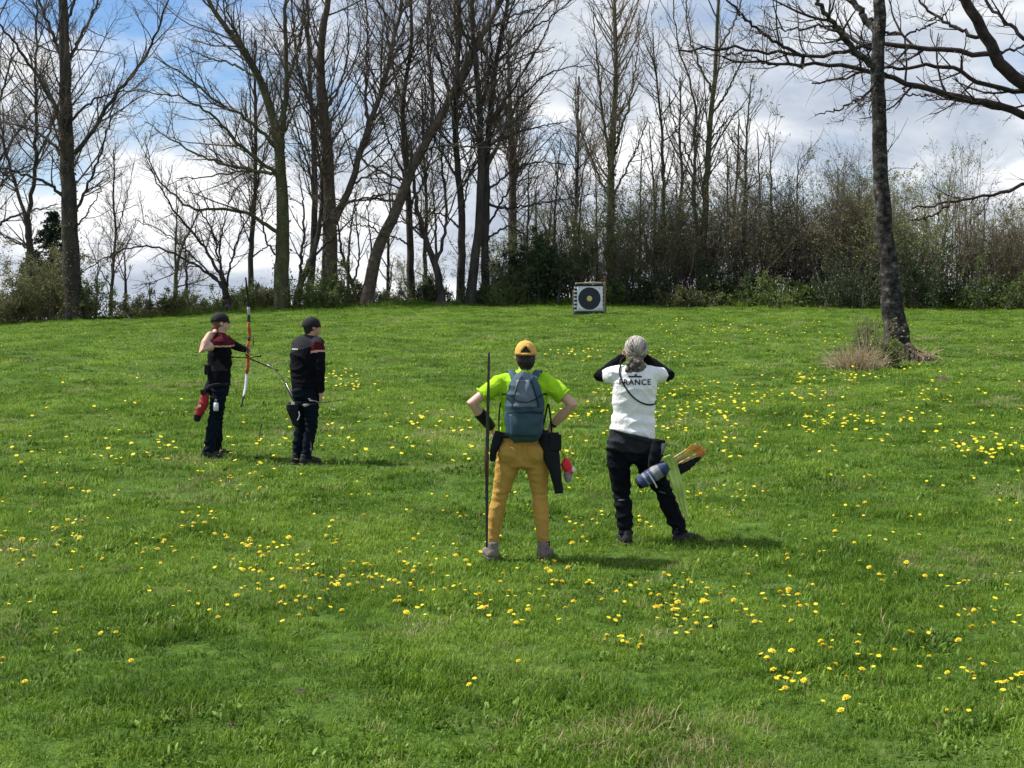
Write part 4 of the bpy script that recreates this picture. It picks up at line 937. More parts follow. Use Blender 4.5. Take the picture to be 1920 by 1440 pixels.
def shell_ball(c, r, rot=None, n=14, m_=10):
    c = np.asarray(c, float); r = np.array((r, r, r) if np.isscalar(r) else r, float)
    V = [(0, 0, -1)]
    for j in range(1, m_):
        ph = -math.pi / 2 + math.pi * j / m_
        for i in range(n): V.append((math.cos(ph) * math.cos(i / n * 6.28319), math.cos(ph) * math.sin(i / n * 6.28319), math.sin(ph)))
    V.append((0, 0, 1)); V = np.array(V) * r
    if rot is not None: V = V @ np.array(rot).T
    V = V + c; Fc = []
    for i in range(n): Fc.append((0, 1 + (i + 1) % n, 1 + i))
    for j in range(m_ - 2):
        for i in range(n):
            a, b = 1 + j * n + i, 1 + j * n + (i + 1) % n; Fc.append((a, b, b + n, a + n))
    l = len(V) - 1; o = 1 + (m_ - 2) * n
    for i in range(n): Fc.append((o + i, o + (i + 1) % n, l))
    return V, Fc
def shell_box(c, s, rot=None, bev=0.15):
    """a slightly rounded box"""
    bm = bmesh.new(); bmesh.ops.create_cube(bm, size=1.0)
    bmesh.ops.bevel(bm, geom=bm.edges[:], offset=bev * 0.5, segments=2, affect='EDGES', profile=0.6)
    V = np.array([v.co for v in bm.verts]) * np.asarray(s, float); Fc = [tuple(v.index for v in f.verts) for f in bm.faces]; bm.free()
    if rot is not None: V = V @ np.array(rot).T
    return V + np.asarray(c, float), Fc
def join_shells(shells):
    V, Fc, n = [], [], 0
    for v, f in shells:
        V.append(v); Fc += [tuple(i + n for i in q) for q in f]; n += len(v)
    return np.concatenate(V), Fc
def fuse(name, shells, mats, parent, voxel=0.012, smooth=6, folds=None, paint=None):
    """one continuous surface grown round overlapping closed shells"""
    V, Fc = join_shells(shells)
    me = mesh_from(name + '_raw', V, Fc, M['bark'])
    tmp = bpy.data.objects.new(name + '_raw', me); col.objects.link(tmp)
    r = tmp.modifiers.new('r', 'REMESH'); r.mode = 'VOXEL'; r.voxel_size = voxel
    s = tmp.modifiers.new('s', 'SMOOTH'); s.factor = 0.5; s.iterations = smooth
    dg = bpy.context.evaluated_depsgraph_get()
    out = bpy.data.meshes.new_from_object(tmp.evaluated_get(dg)); out.name = name
    bpy.data.objects.remove(tmp); bpy.data.meshes.remove(me)
    nv = len(out.vertices)
    co = np.empty(nv * 3, np.float32); out.vertices.foreach_get("co", co); co = co.reshape(-1, 3)
    if folds:
        no = np.empty(nv * 3, np.float32); out.vertices.foreach_get("normal", no); no = no.reshape(-1, 3)
        co = co + no * folds(co.astype(float))[:, None]
        out.vertices.foreach_set("co", co.astype(np.float32).ravel())
    out.materials.clear()
    mats = mats if isinstance(mats, (list, tuple)) else [mats]
    for m_ in mats: out.materials.append(m_)
    if paint:
        c = np.empty(len(out.polygons) * 3, np.float32); out.polygons.foreach_get("center", c)
        out.polygons.foreach_set("material_index", paint(c.reshape(-1, 3)).astype(np.int32))
    else: out.polygons.foreach_set("material_index", np.zeros(len(out.polygons), np.int32))
    out.polygons.foreach_set("use_smooth", np.ones(len(out.polygons), bool)); out.update()
    return link(name, out, parent)
def fold_fn(amp, fx, fz, seed, dirs=((1, 0.7), (-0.8, 1), (0.25, 1.7))):
    """sharp-crested wrinkles running several ways, fading in and out"""
    def f(c):
        out = np.zeros(len(c)); q = c[:, 0] + 0.6 * c[:, 1]
        for k, (sx, sz) in enumerate(dirs):
            ph = seed * 1.7 + k * 2.1
            w = np.sin(fx * sx * q + fz * sz * c[:, 2] + ph + 2.0 * np.sin(c[:, 2] * 9 + ph + 6 * q) + 1.3 * np.sin(c[:, 0] * 17 + c[:, 1] * 13 - c[:, 2] * 6 + ph))
            env = np.clip(0.25 + 0.9 * np.sin(c[:, 2] * (7 + 2 * k) + seed * 3 + k * 1.3 + q * 7), 0, 1)
            out += amp * 1.5 * env * (0.45 - np.abs(w) ** 0.6)
        return out
    return f
def piece(name, shells, m_, parent, smooth=True):
    V, Fc = join_shells(shells); return link(name, mesh_from(name, V, Fc, m_, smooth=smooth), parent)
def strap(name, pts, w, t, m_, parent, wx=(1, 0, 0), n=24):
    q, _ = resample(np.asarray(pts, float), n); return piece(name, [shell_tube(q, [(w / 2, t / 2)] * n, wx, 8, 0.1)], m_, parent)
def rotz(a): return np.array([[math.cos(a), -math.sin(a), 0], [math.sin(a), math.cos(a), 0], [0, 0, 1.0]])
def rot_to(d, up=(0, 0, 1)):
    """matrix whose z column is d"""
    z = norm(np.asarray(d, float)); x = np.cross(np.asarray(up, float), z)
    if np.linalg.norm(x) < 1e-3: x = np.array([1.0, 0, 0])
    x = norm(x); return np.stack([x, np.cross(z, x), z], 1)
def hand_shells(wrist, d, palm_n, curl=0.5, size=1.0, thumb_side=1, spread=0.15):
    """palm, four bent fingers of unequal length and a thumb from the side of the palm"""
    d = norm(np.asarray(d, float)); nrm = np.asarray(palm_n, float); nrm = norm(nrm - (nrm @ d) * d); s = np.cross(d, nrm) * thumb_side
    w = np.asarray(wrist, float); L = .088 * size
    out = [shell_tube([w - d * .02, w + d * L * .3, w + d * L * .75, w + d * L], [(.026, .02), (.036, .017), (.041, .0155), (.038, .013)], s, 12, .3)]
    for k, (off, ln, r) in enumerate(((.029, .068, .0088), (.0095, .078, .0092), (-.0105, .073, .0088), (-.029, .058, .0078))):
        b = w + d * L * .92 + s * off * size
        dd = norm(d + s * spread * off * 20 * .3); p = [b - dd * .012, b]; a = 0.0
        for j, f in enumerate((.45, .32, .25)):
            a += curl * (0.9 + .3 * j); p.append(p[-1] + (dd * math.cos(a) + nrm * math.sin(a)) * ln * f * size)
        out.append(shell_tube(p, [r, r, r, r * .92, r * .8], None, 8, .8))
    b = w + d * L * .28 + s * .03 * size; t1 = norm(d * .7 + s * .75 + nrm * .25); t2 = norm(d * .95 + s * .25 + nrm * .35)
    out.append(shell_tube([b - t1 * .01, b + t1 * .03 * size, b + t1 * .036 * size + t2 * .022, b + t1 * .036 * size + t2 * .045 * size], [.0135, .0115, .0105, .009], None, 8, .8))
    return out
def head_shells(c, yaw, tilt=0.0, s=1.0):
    """skull, jaw, brow, nose, ears; local +y is the face; yaw turns it about z (0 = away from the camera)"""
    Rm = rotz(yaw) @ np.array([[1, 0, 0], [0, math.cos(tilt), -math.sin(tilt)], [0, math.sin(tilt), math.cos(tilt)]])
    c = np.asarray(c, float); T = lambda p: c + Rm @ (np.asarray(p, float) * s)
    sh = [shell_ball(T((0, -.012, .025)), np.array((.076, .096, .092)) * s, Rm), shell_ball(T((0, .03, -.03)), np.array((.062, .066, .085)) * s, Rm),
          shell_tube([T((0, .045, -.055)), T((0, .062, -.088))], [(.045 * s, .035 * s), (.026 * s, .02 * s)], Rm @ np.array([1, 0, 0]), 12),
          shell_tube([T((0, .085, .012)), T((0, .104, -.022)), T((0, .100, -.034))], [.009 * s, .0145 * s, .015 * s], Rm @ np.array([1, 0, 0]), 8),
          shell_tube([T((-.04, .074, .018)), T((0, .086, .022)), T((.04, .074, .018))], [.011 * s] * 3, None, 8),
          shell_tube([T((-.02, .086, -.058)), T((0, .093, -.058)), T((.02, .086, -.058))], [.008 * s] * 3, None, 8)]
    for sx in (-1, 1):
        sh.append(shell_ball(T((sx * .078, -.008, -.012)), np.array((.010, .020, .031)) * s, Rm, 10, 8))
    return sh, T, Rm
def face_details(T, Rm, parent, brow):
    for sx in (-1, 1):
        piece('eye', [shell_ball(T((sx * .03, .083, .0)), np.array((.012, .008, .008)), Rm, 8, 6)], M['eye'], parent)
        piece('eyebrow', [shell_tube([T((sx * .017, .092, .021)), T((sx * .045, .078, .023))], [.004, .003], None, 6)], brow, parent)
    piece('mouth', [shell_tube([T((-.021, .091, -.060)), T((0, .0985, -.060)), T((.021, .091, -.060))], [.0035, .005, .0035], None, 6)], M['lip'], parent)
def boot(name, ankle, yaw, m_, sole, parent, L=.27, W=.048, h=.12, pitch=0.0):
    Rm = rotz(yaw); a = np.asarray(ankle, float)
    g = lambda p: np.array([a[0], a[1], 0]) + Rm @ np.asarray(p, float)
    wx = Rm @ np.array([1.0, 0, 0])
    o = fuse(name, [shell_tube([g((0, -.065, .05)), g((0, 0, .055)), g((0, .08, .05)), g((0, .15, .042)), g((0, .19, .035))], [(W * .85, .047), (W, .055), (W * .98, .05), (W * 1.02, .038), (W * .8, .028)], wx, 14, .6),
                    shell_tube([g((0, -.022, .05)), g((0, -.02, .09)), g((0, -.018, h))], [(W * .9, .062), (W * .88, .06), (W * .85, .06)], wx, 14, .15)], m_, parent, .009, 3)
    piece('sole', [shell_tube([g((0, -.08, .012)), g((0, 0, .012)), g((0, .09, .012)), g((0, .17, .014)), g((0, .205, .02))], [(W * .85, .014), (W * .95, .014), (W * 1.02, .014), (W * 1.0, .014), (W * .7, .012)], wx, 12, .3)], sole, o)
    return o

def leg_radii(s): return s
SK = dict(skin=(0.50, 0.29, 0.215), )
M['skin'] = mat('skin', (0.50, 0.30, 0.23), (0.56, 0.34, 0.26), 30, 0.55, spec=0.35)
M['skin_warm'] = mat('skin_warm', (0.42, 0.23, 0.17), (0.48, 0.27, 0.20), 30, 0.55, spec=0.35)
M['eye'] = mat('eye', (0.03, 0.02, 0.015), None, 20, 0.3)
M['lip'] = mat('lip', (0.32, 0.12, 0.10), None, 20, 0.5)
M['hair_dark'] = mat('hair_dark', (0.012, 0.009, 0.008), (0.035, 0.025, 0.02), 60, 0.5, 0.6, 120, stretch=(1, 1, .15))
M['hair_grey'] = mat('hair_grey', (0.26, 0.24, 0.21), (0.52, 0.49, 0.44), 45, 0.5, 0.7, 120, stretch=(1, 1, .2))
M['hair_mixed'] = mat('hair_mixed', (0.03, 0.025, 0.022), (0.20, 0.175, 0.15), 34, 0.6, 0.8, 110, stretch=(1, 1, .6))
M['hair_brown'] = mat('hair_brown', (0.10, 0.055, 0.03), (0.18, 0.10, 0.06), 50, 0.5, 0.6, 120, stretch=(1, 1, .2))
fab = lambda n, c, k=0.8, b=.6, s=9, **kw: mat(n, c, tuple(x * k for x in c), s, 0.95, b, 26, sheen=0.0, spec=0.08, **kw)
M['lime'] = fab('lime_cotton', (0.36, 0.66, 0.025), .88)
M['mustard'] = fab('mustard_denim', (0.47, 0.285, 0.07), .85)
M['mustard_cap'] = fab('mustard_cap', (0.62, 0.375, 0.10), .85)
M['pack_blue'] = fab('pack_blue', (0.022, 0.052, 0.092), .7, .4, rough=.7) if False else mat('pack_blue', (0.016, 0.050, 0.078), (0.026, 0.072, 0.108), 12, 0.6, 0.4, 260, spec=.4)
M['pack_grey'] = mat('pack_grey', (0.085, 0.12, 0.165), (0.13, 0.17, 0.22), 12, 0.55, 0.4, 260, spec=.4)
M['black_nylon'] = mat('black_nylon', (0.006, 0.007, 0.010), (0.011, 0.012, 0.016), 15, 0.7, 0.4, 250, spec=.2)
M['black_cotton'] = fab('black_cotton', (0.006, 0.0065, 0.010), .7)
M['dark_trouser'] = fab('dark_trouser', (0.008, 0.010, 0.015), .7)
M['navy_trouser'] = fab('navy_trouser', (0.006, 0.011, 0.018), .7)
M['charcoal'] = fab('charcoal_fleece', (0.028, 0.03, 0.036), .75)
M['maroon'] = fab('maroon', (0.085, 0.014, 0.02), .8)
M['pink_stripe'] = fab('pink_stripe', (0.62, 0.32, 0.28), .9)
M['white_cotton'] = fab('white_cotton', (0.80, 0.81, 0.83), .93)
M['print_navy'] = mat('print_navy', (0.012, 0.014, 0.03), None, 20, 0.8)
M['print_white'] = mat('print_white', (0.75, 0.75, 0.76), None, 20, 0.8)
M['boot_grey'] = mat('boot_grey', (0.12, 0.10, 0.09), (0.22, 0.19, 0.17), 25, 0.85, .5, 90)
M['boot_black'] = mat('boot_black', (0.015, 0.015, 0.017), (0.03, 0.03, 0.032), 25, 0.7, .4, 90)
M['sole'] = mat('sole', (0.05, 0.045, 0.04), (0.09, 0.08, 0.07), 25, 0.9)
M['red_nylon'] = mat('red_nylon', (0.24, 0.012, 0.018), (0.34, 0.02, 0.028), 15, 0.55, .3, 200)
M['red_bright'] = mat('red_bright', (0.55, 0.02, 0.03), (0.65, 0.04, 0.05), 15, 0.55)
M['grey_nylon'] = mat('grey_nylon', (0.16, 0.17, 0.19), (0.24, 0.25, 0.27), 15, 0.6)
M['blue_plaid'] = mat('blue_nylon', (0.014, 0.026, 0.08), (0.045, 0.07, 0.16), 14, 0.6, .2, 100)
M['lime_cloth'] = fab('lime_cloth', (0.46, 0.60, 0.17), .85)
M['wood_pale'] = mat('wood_pale', (0.55, 0.36, 0.16), (0.66, 0.46, 0.23), 30, .5, stretch=(1, 1, .1))
M['fletch_yellow'] = mat('fletch_yellow', (0.75, 0.50, 0.02), None, 20, .6, transl=.2)
M['fletch_orange'] = mat('fletch_orange', (0.75, 0.20, 0.03), None, 20, .6, transl=.2)
M['fletch_white'] = mat('fletch_white', (0.75, 0.75, 0.72), None, 20, .6, transl=.2)
M['limb_black'] = mat('limb_black', (0.010, 0.010, 0.012), (0.018, 0.018, 0.02), 20, .3, spec=.5)
M['limb_white'] = mat('limb_white', (0.72, 0.73, 0.75), (0.6, 0.61, 0.63), 20, .35, spec=.5)
M['riser_red'] = mat('riser_red', (0.34, 0.045, 0.012), (0.46, 0.08, 0.02), 12, .3, spec=.5)
M['riser_wood'] = mat('riser_wood', (0.025, 0.01, 0.008), (0.05, 0.016, 0.012), 12, .35, spec=.5)
M['carbon'] = mat('carbon', (0.010, 0.011, 0.012), (0.022, 0.023, 0.025), 30, .35, spec=.5)
M['metal'] = mat('metal', (0.45, 0.46, 0.48), (0.35, 0.36, 0.38), 30, .35, spec=.6)
M['string'] = mat('string', (0.05, 0.05, 0.05), None, 30, .8)

def cap_piece(T, Rm, s, m_, parent, arch=True, z0=.012, brim=1, up=1.0):
    """a baseball cap: dome with a back opening, strap, button and brim"""
    bm = bmesh.new(); nu, nv = 40, 10; grid = []
    for j in range(nv + 1):
        ph = (math.pi / 2) * j / nv; row = []
        for i in range(nu):
            a = i / nu * 6.28319
            p = (math.sin(a) * .084 * math.cos(ph) ** .85, -.012 + -math.cos(a) * .104 * math.cos(ph) ** .85, z0 + (.108 * up) * math.sin(ph))
            row.append(bm.verts.new(T(np.array(p) * s)))
        grid.append(row)
    for j in range(nv):
        for i in range(nu):
            a = (i + .5) / nu * 6.28319; a = a if a < math.pi else a - 2 * math.pi       # 0 = back of the head
            if arch and (abs(a) / .50) ** 2 + ((j + .5) / 3.6) ** 2 < 1 and j > 0: continue
            bm.faces.new((grid[j][i], grid[j][(i + 1) % nu], grid[j + 1][(i + 1) % nu], grid[j + 1][i]))
    bmesh.ops.remove_doubles(bm, verts=bm.verts[:], dist=1e-4)
    bmesh.ops.recalc_face_normals(bm, faces=bm.faces[:])
    bmesh.ops.solidify(bm, geom=bm.faces[:], thickness=.004)
    me = bpy.data.meshes.new('cap'); bm.to_mesh(me); bm.free(); me.materials.append(m_)
    me.polygons.foreach_set("use_smooth", np.ones(len(me.polygons), bool))
    o = link('cap', me, parent)
    piece('cap_button', [shell_ball(T(np.array((0, -.012, z0 + .110 * up)) * s), (.009, .009, .005))], m_, o)
    pts = [T(np.array(p) * s) for p in ((-.07, .065 * brim, z0 + .01), (-.05, .12 * brim, z0 + .004), (0, .155 * brim, z0 - .002), (.05, .12 * brim, z0 + .004), (.07, .065 * brim, z0 + .01))]
    q, _ = resample(pts, 14); inner = [T(np.array((x, .07 * brim, z0 + .012)) * s) for x in np.linspace(-.068, .068, 14)]
    V = np.concatenate([q, inner, q - np.array([0, 0, .005]), np.array(inner) - np.array([0, 0, .005])]); Fc = []
    for i in range(13): Fc += [(i, i + 1, 15 + i, 14 + i), (28 + i, 42 + i, 43 + i, 29 + i), (i, 28 + i, 29 + i, i + 1)]
    link('brim', mesh_from('brim', V, Fc, m_), o)
    return o

def on_surface(bvh, p, d, off):
    hit = bvh.ray_cast(Vector(p), Vector(d))
    if hit[0] is None: return None
    return np.array(hit[0]) - np.asarray(d) * off
def bvh_of(o):
    me = o.data; return BVHTree.FromPolygons([v.co.copy() for v in me.vertices], [tuple(p.vertices) for p in me.polygons])

# ------------------------------------------------------------------ woman with the backpack (front, left)
W1 = G(960 + (360 / 3.2 + 860 - 960), 11.4)
def woman_backpack():
    R = thing('person', W1, 'person from behind in lime shirt, mustard trousers and cap, hands on hips', 'person')
    tor = [((.03, 0, .74), (.17, .125)), ((.03, -.005, .81), (.212, .142)), ((.03, -.005, .88), (.208, .138)), ((.03, 0, .96), (.182, .122)), ((.035, .012, 1.06), (.160, .108)), ((.04, .014, 1.18), (.168, .112)), ((.04, .006, 1.30), (.182, .115)), ((.042, 0, 1.39), (.185, .102)), ((.044, 0, 1.445), (.135, .078)), ((.046, .008, 1.49), (.062, .06))]
    X = np.array([1.0, 0, 0])
    legs = []
    for hp, kn, cf, an in (((-.072, -.005, .80), (-.148, .012, .495), (-.178, -.008, .36), (-.212, -.02, .10)), ((.138, -.005, .80), (.168, .012, .495), (.178, -.008, .36), (.198, -.02, .10))):
        hp, kn, cf, an = map(np.array, (hp, kn, cf, an))
        legs.append(([hp + (0, 0, .06), hp, hp * .62 + kn * .38, kn, cf, (cf + an) / 2, an], [.10, .108, .094, .066, .067, .056, .045]))
    armL = [np.array(p) for p in ((-.135, 0, 1.40), (-.372, -.045, 1.232), (-.215, .06, 1.035))]
    armR = [np.array(p) for p in ((.225, 0, 1.40), (.425, -.045, 1.222), (.262, .05, 1.05))]
    def arm(a, s=1.0): return shell_tube([a[0], a[0] * .5 + a[1] * .5, a[1], a[1] * .55 + a[2] * .45, a[2]], [.044 * s, .050 * s, .045 * s, .044 * s, .030 * s], None, 12, .8)
    hs, T, Rm = head_shells((.056, .02, 1.605), 0.0)
    body = [shell_tube([t[0] for t in tor[1:]], [(t[1][0] * .78, t[1][1] * .74) for t in tor[1:]], X, 18), shell_tube([(.046, .0, 1.43), (.05, .008, 1.50), (.054, .012, 1.56)], [.062, .052, .05], X, 14)] + hs
    body += [arm(armL), arm(armR)] + [shell_tube(p, [x * .68 for x in r], X, 14) for p, r in legs]
    body += hand_shells(armL[2], (.35, .5, -.62), (.8, -.2, .1), .35, 1, 1) + hand_shells(armR[2], (-.35, .5, -.62), (-.8, -.2, .1), .35, 1, -1)
    b = fuse('body', body, M['skin'], R, .010, 2)
    face_details(T, Rm, b, M['hair_dark'])
    # trousers with knee and seat creases
    ff = fold_fn(.005, 17, 21, 1.3)
    def tf(c): return ff(c) - .012 * np.exp(-((c[:, 0] - .035) / .012) ** 2) * (c[:, 1] < 0) * ((c[:, 2] > .78) & (c[:, 2] < .92)) + .004 * np.sin(c[:, 2] * 120) * np.exp(-((c[:, 2] - .5) / .05) ** 2) + .005 * np.sin(c[:, 2] * 160) * np.exp(-((c[:, 2] - .13) / .04) ** 2)
    tr = fuse('trousers', [shell_tube([t[0] for t in tor[:4]], [(t[1][0] * 1.0, t[1][1] * 1.02) for t in tor[:4]], X, 20, .2), shell_ball((-.055, -.06, .845), (.115, .10, .105)), shell_ball((.118, -.06, .845), (.115, .10, .105))] + [shell_tube(p, r, X, 16, .2) for p, r in legs], M['mustard'], R, .011, 4, tf)
    piece('waistband', [shell_tube([(.03, 0, .93), (.032, 0, .955)], [(.196, .134), (.190, .130)], X, 28, .02)], M['mustard'], tr)
    piece('label_patch', [shell_box((-.02, -.136, .945), (.05, .006, .03))], M['riser_wood'], tr)
    for x in (-.065, .125):     # back pockets
        pts = [np.array((x + sx * .055, -.3, z)) for sx, z in ((-1, .905), (1, .905), (1, .82), (0, .80), (-1, .82), (-1, .905))]
        bv = bvh_of(tr); q, _ = resample(np.array(pts), 40); q = [on_surface(bv, p, (0, 1, 0), .001) for p in q]; q = np.array([p for p in q if p is not None])
        if len(q) > 5: piece('pocket_seam', [shell_tube(q, [.0022] * len(q), None, 5)], M['mustard'], tr)
    shirt = [shell_tube([t[0] for t in tor[3:]], [(t[1][0] * 1.06 + .006, t[1][1] * 1.08 + .006) for t in tor[3:-1]] + [(.075, .07)], X, 20, .15)]
    for a in (armL, armR):
        shirt.append(shell_tube([(.045, 0, 1.435), a[0] * .8 + np.array((.045, 0, 1.435)) * .2 + (0, 0, .012), a[0] * .93 + a[1] * .07], [.055, .062, .074], None, 14, .5))
        e = a[0] * .36 + a[1] * .64; shirt.append(shell_tube([a[0] * 1.05 - a[1] * .05 + (0, 0, -.01), a[0] * .7 + a[1] * .3, e], [.074, .076, .073], None, 14, .12))
    sh = fuse('shirt', shirt, M['lime'], R, .011, 4, fold_fn(.010, 15, 13, 2.2))
    for a in (armL, armR):
        e = a[0] * .36 + a[1] * .64; dv = norm(a[1] - a[0]); piece('sleeve_hem', [shell_tube([e - dv * .004, e + dv * .006], [.0755, .0745], None, 18, .02)], M['lime'], sh)
    # arm guard on the left forearm
    fuse('arm_guard', [shell_tube([armL[1] * .62 + armL[2] * .38, armL[1] * .3 + armL[2] * .7, armL[1] * -.02 + armL[2] * 1.02], [.050, .046, .037], None, 14, .15)], M['black_nylon'], R, .008, 3)
    piece('wrist_band', [shell_tube([armR[1] * .12 + armR[2] * .88, armR[1] * .06 + armR[2] * .94], [.036, .035], None, 12, .1)], M['black_nylon'], R)
    # hair and cap
    h = fuse('hair', [shell_ball(T((0, -.016, .022)), np.array((.083, .097, .095)), Rm), shell_tube([T((0, -.055, .0)), T((0, -.062, -.05)), T((0, -.052, -.098))], [(.076, .05), (.074, .046), (.05, .03)], Rm @ X, 14)], M['hair_dark'], R, .009, 3, fold_fn(.003, 60, 20, .7))
    c = cap_piece(T, Rm, 1.06, M['mustard_cap'], R, True, .008)
    piece('cap_strap', [shell_tube([T((-.05, -.100, .016)), T((0, -.119, .016)), T((.05, -.100, .016))], [(.009, .003)] * 3, (0, 0, 1), 8, .1)], M['mustard_cap'], c)
    for sgn, a in ((1, (-.212, -.02)), (-1, (.198, -.02))): boot('boot', (a[0], a[1], 0), .22 * sgn, M['boot_grey'], M['sole'], R, W=.054, h=.135)
    for sgn, a in ((1, (-.212, -.02, .12)), (-1, (.198, -.02, .12))): piece('sock', [shell_tube([np.array(a) - (0, 0, .02), np.array(a) + (0, 0, .02)], [.05, .049], None, 12, .1)], M['black_cotton'], R)
    return R
woman_backpack()

def backpack():
    o = W1 + Vector((.045, -.10, .955)); R = thing('backpack', o, 'blue day backpack worn over the lime shirt', 'backpack')
    tl = .03
    z = [0, .05, .13, .24, .35, .43, .49, .525]
    main = shell_tube([(tl * (t - .26) * .6, -.055, t) for t in z], [(.118, .07), (.148, .098), (.158, .108), (.158, .11), (.150, .102), (.128, .088), (.09, .065), (.05, .04)], (1, 0, 0), 22, .3)
    b = fuse('pack_body', [main], M['pack_blue'], R, .010, 4, fold_fn(.008, 20, 16, 3.1))
    bv = bvh_of(b)
    def patch(name, outline, m_, off):
        V, Fc = [], []
        n = 14
        xs = np.linspace(0, 1, n); zs = np.linspace(0, 1, n); G_ = {}
        for j, v in enumerate(zs):
            x0, x1, zz_ = outline(v)
            for i, u in enumerate(xs):
                p = on_surface(bv, (x0 + (x1 - x0) * u, -.6, zz_), (0, 1, 0), off * (1 - .0 * abs(2 * u - 1)))
                if p is None: continue
                G_[(i, j)] = len(V); V.append(p)
        for j in range(n - 1):
            for i in range(n - 1):
                k = [(i, j), (i + 1, j), (i + 1, j + 1), (i, j + 1)]
                if all(q in G_ for q in k): Fc.append(tuple(G_[q] for q in k))
        me = mesh_from(name, V, Fc, m_); ob = link(name, me, R)
        md = ob.modifiers.new('s', 'SOLIDIFY'); md.thickness = .012; md.offset = -1
        return ob
    patch('front_panel', lambda v: (-.085 + .02 * v, .105 - .045 * v - .03 * v * v, .26 + .21 * v), M['pack_grey'], .010)
    patch('front_pocket', lambda v: (-.11 - .012 * v, .11 + .012 * v, .035 + .17 * v), M['pack_blue'], .014)
    for pts in ([(-.145, .36), (-.07, .31), (0, .295), (.07, .31), (.148, .36)], [(-.14, .21), (-.05, .225), (.05, .225), (.145, .21)], [(-.10, .26), (-.075, .36), (-.05, .45), (-.02, .50)], [(.11, .26), (.085, .36), (.06, .45), (.03, .50)]):
        q, _ = resample(np.array([(x, -.6, z_) for x, z_ in pts]), 24); q = [on_surface(bv, p, (0, 1, 0), .014) for p in q]; q = np.array([p for p in q if p is not None])
        piece('webbing', [shell_tube(q, [(.004, .003)] * len(q), (0, 0, 1), 6, .1)], M['black_nylon'], R)
    for sx in (-1, 1):
        strap('shoulder_strap', [(sx * .075, -.04, .47), (sx * .095, .01, .522), (sx * .112, .085, .545), (sx * .118, .165, .50), (sx * .125, .225, .40), (sx * .13, .232, .22)], .058, .012, M['pack_blue'], R, (1, 0, 0))
        strap('compression_strap', [(sx * .145, -.12, .36), (sx * .172, -.04, .355), (sx * .178, .01, .35)], .018, .005, M['black_nylon'], R, (0, 0, 1), 10)
        strap('hip_strap', [(sx * .12, .0, .06), (sx * .18, .06, .05), (sx * .19, .14, .05)], .03, .006, M['black_nylon'], R, (0, 0, 1), 10)
    strap('haul_loop', [(-.035, -.05, .515), (-.02, -.055, .555), (.02, -.055, .555), (.035, -.05, .515)], .012, .006, M['black_nylon'], R, (0, 1, 0), 12)
backpack()

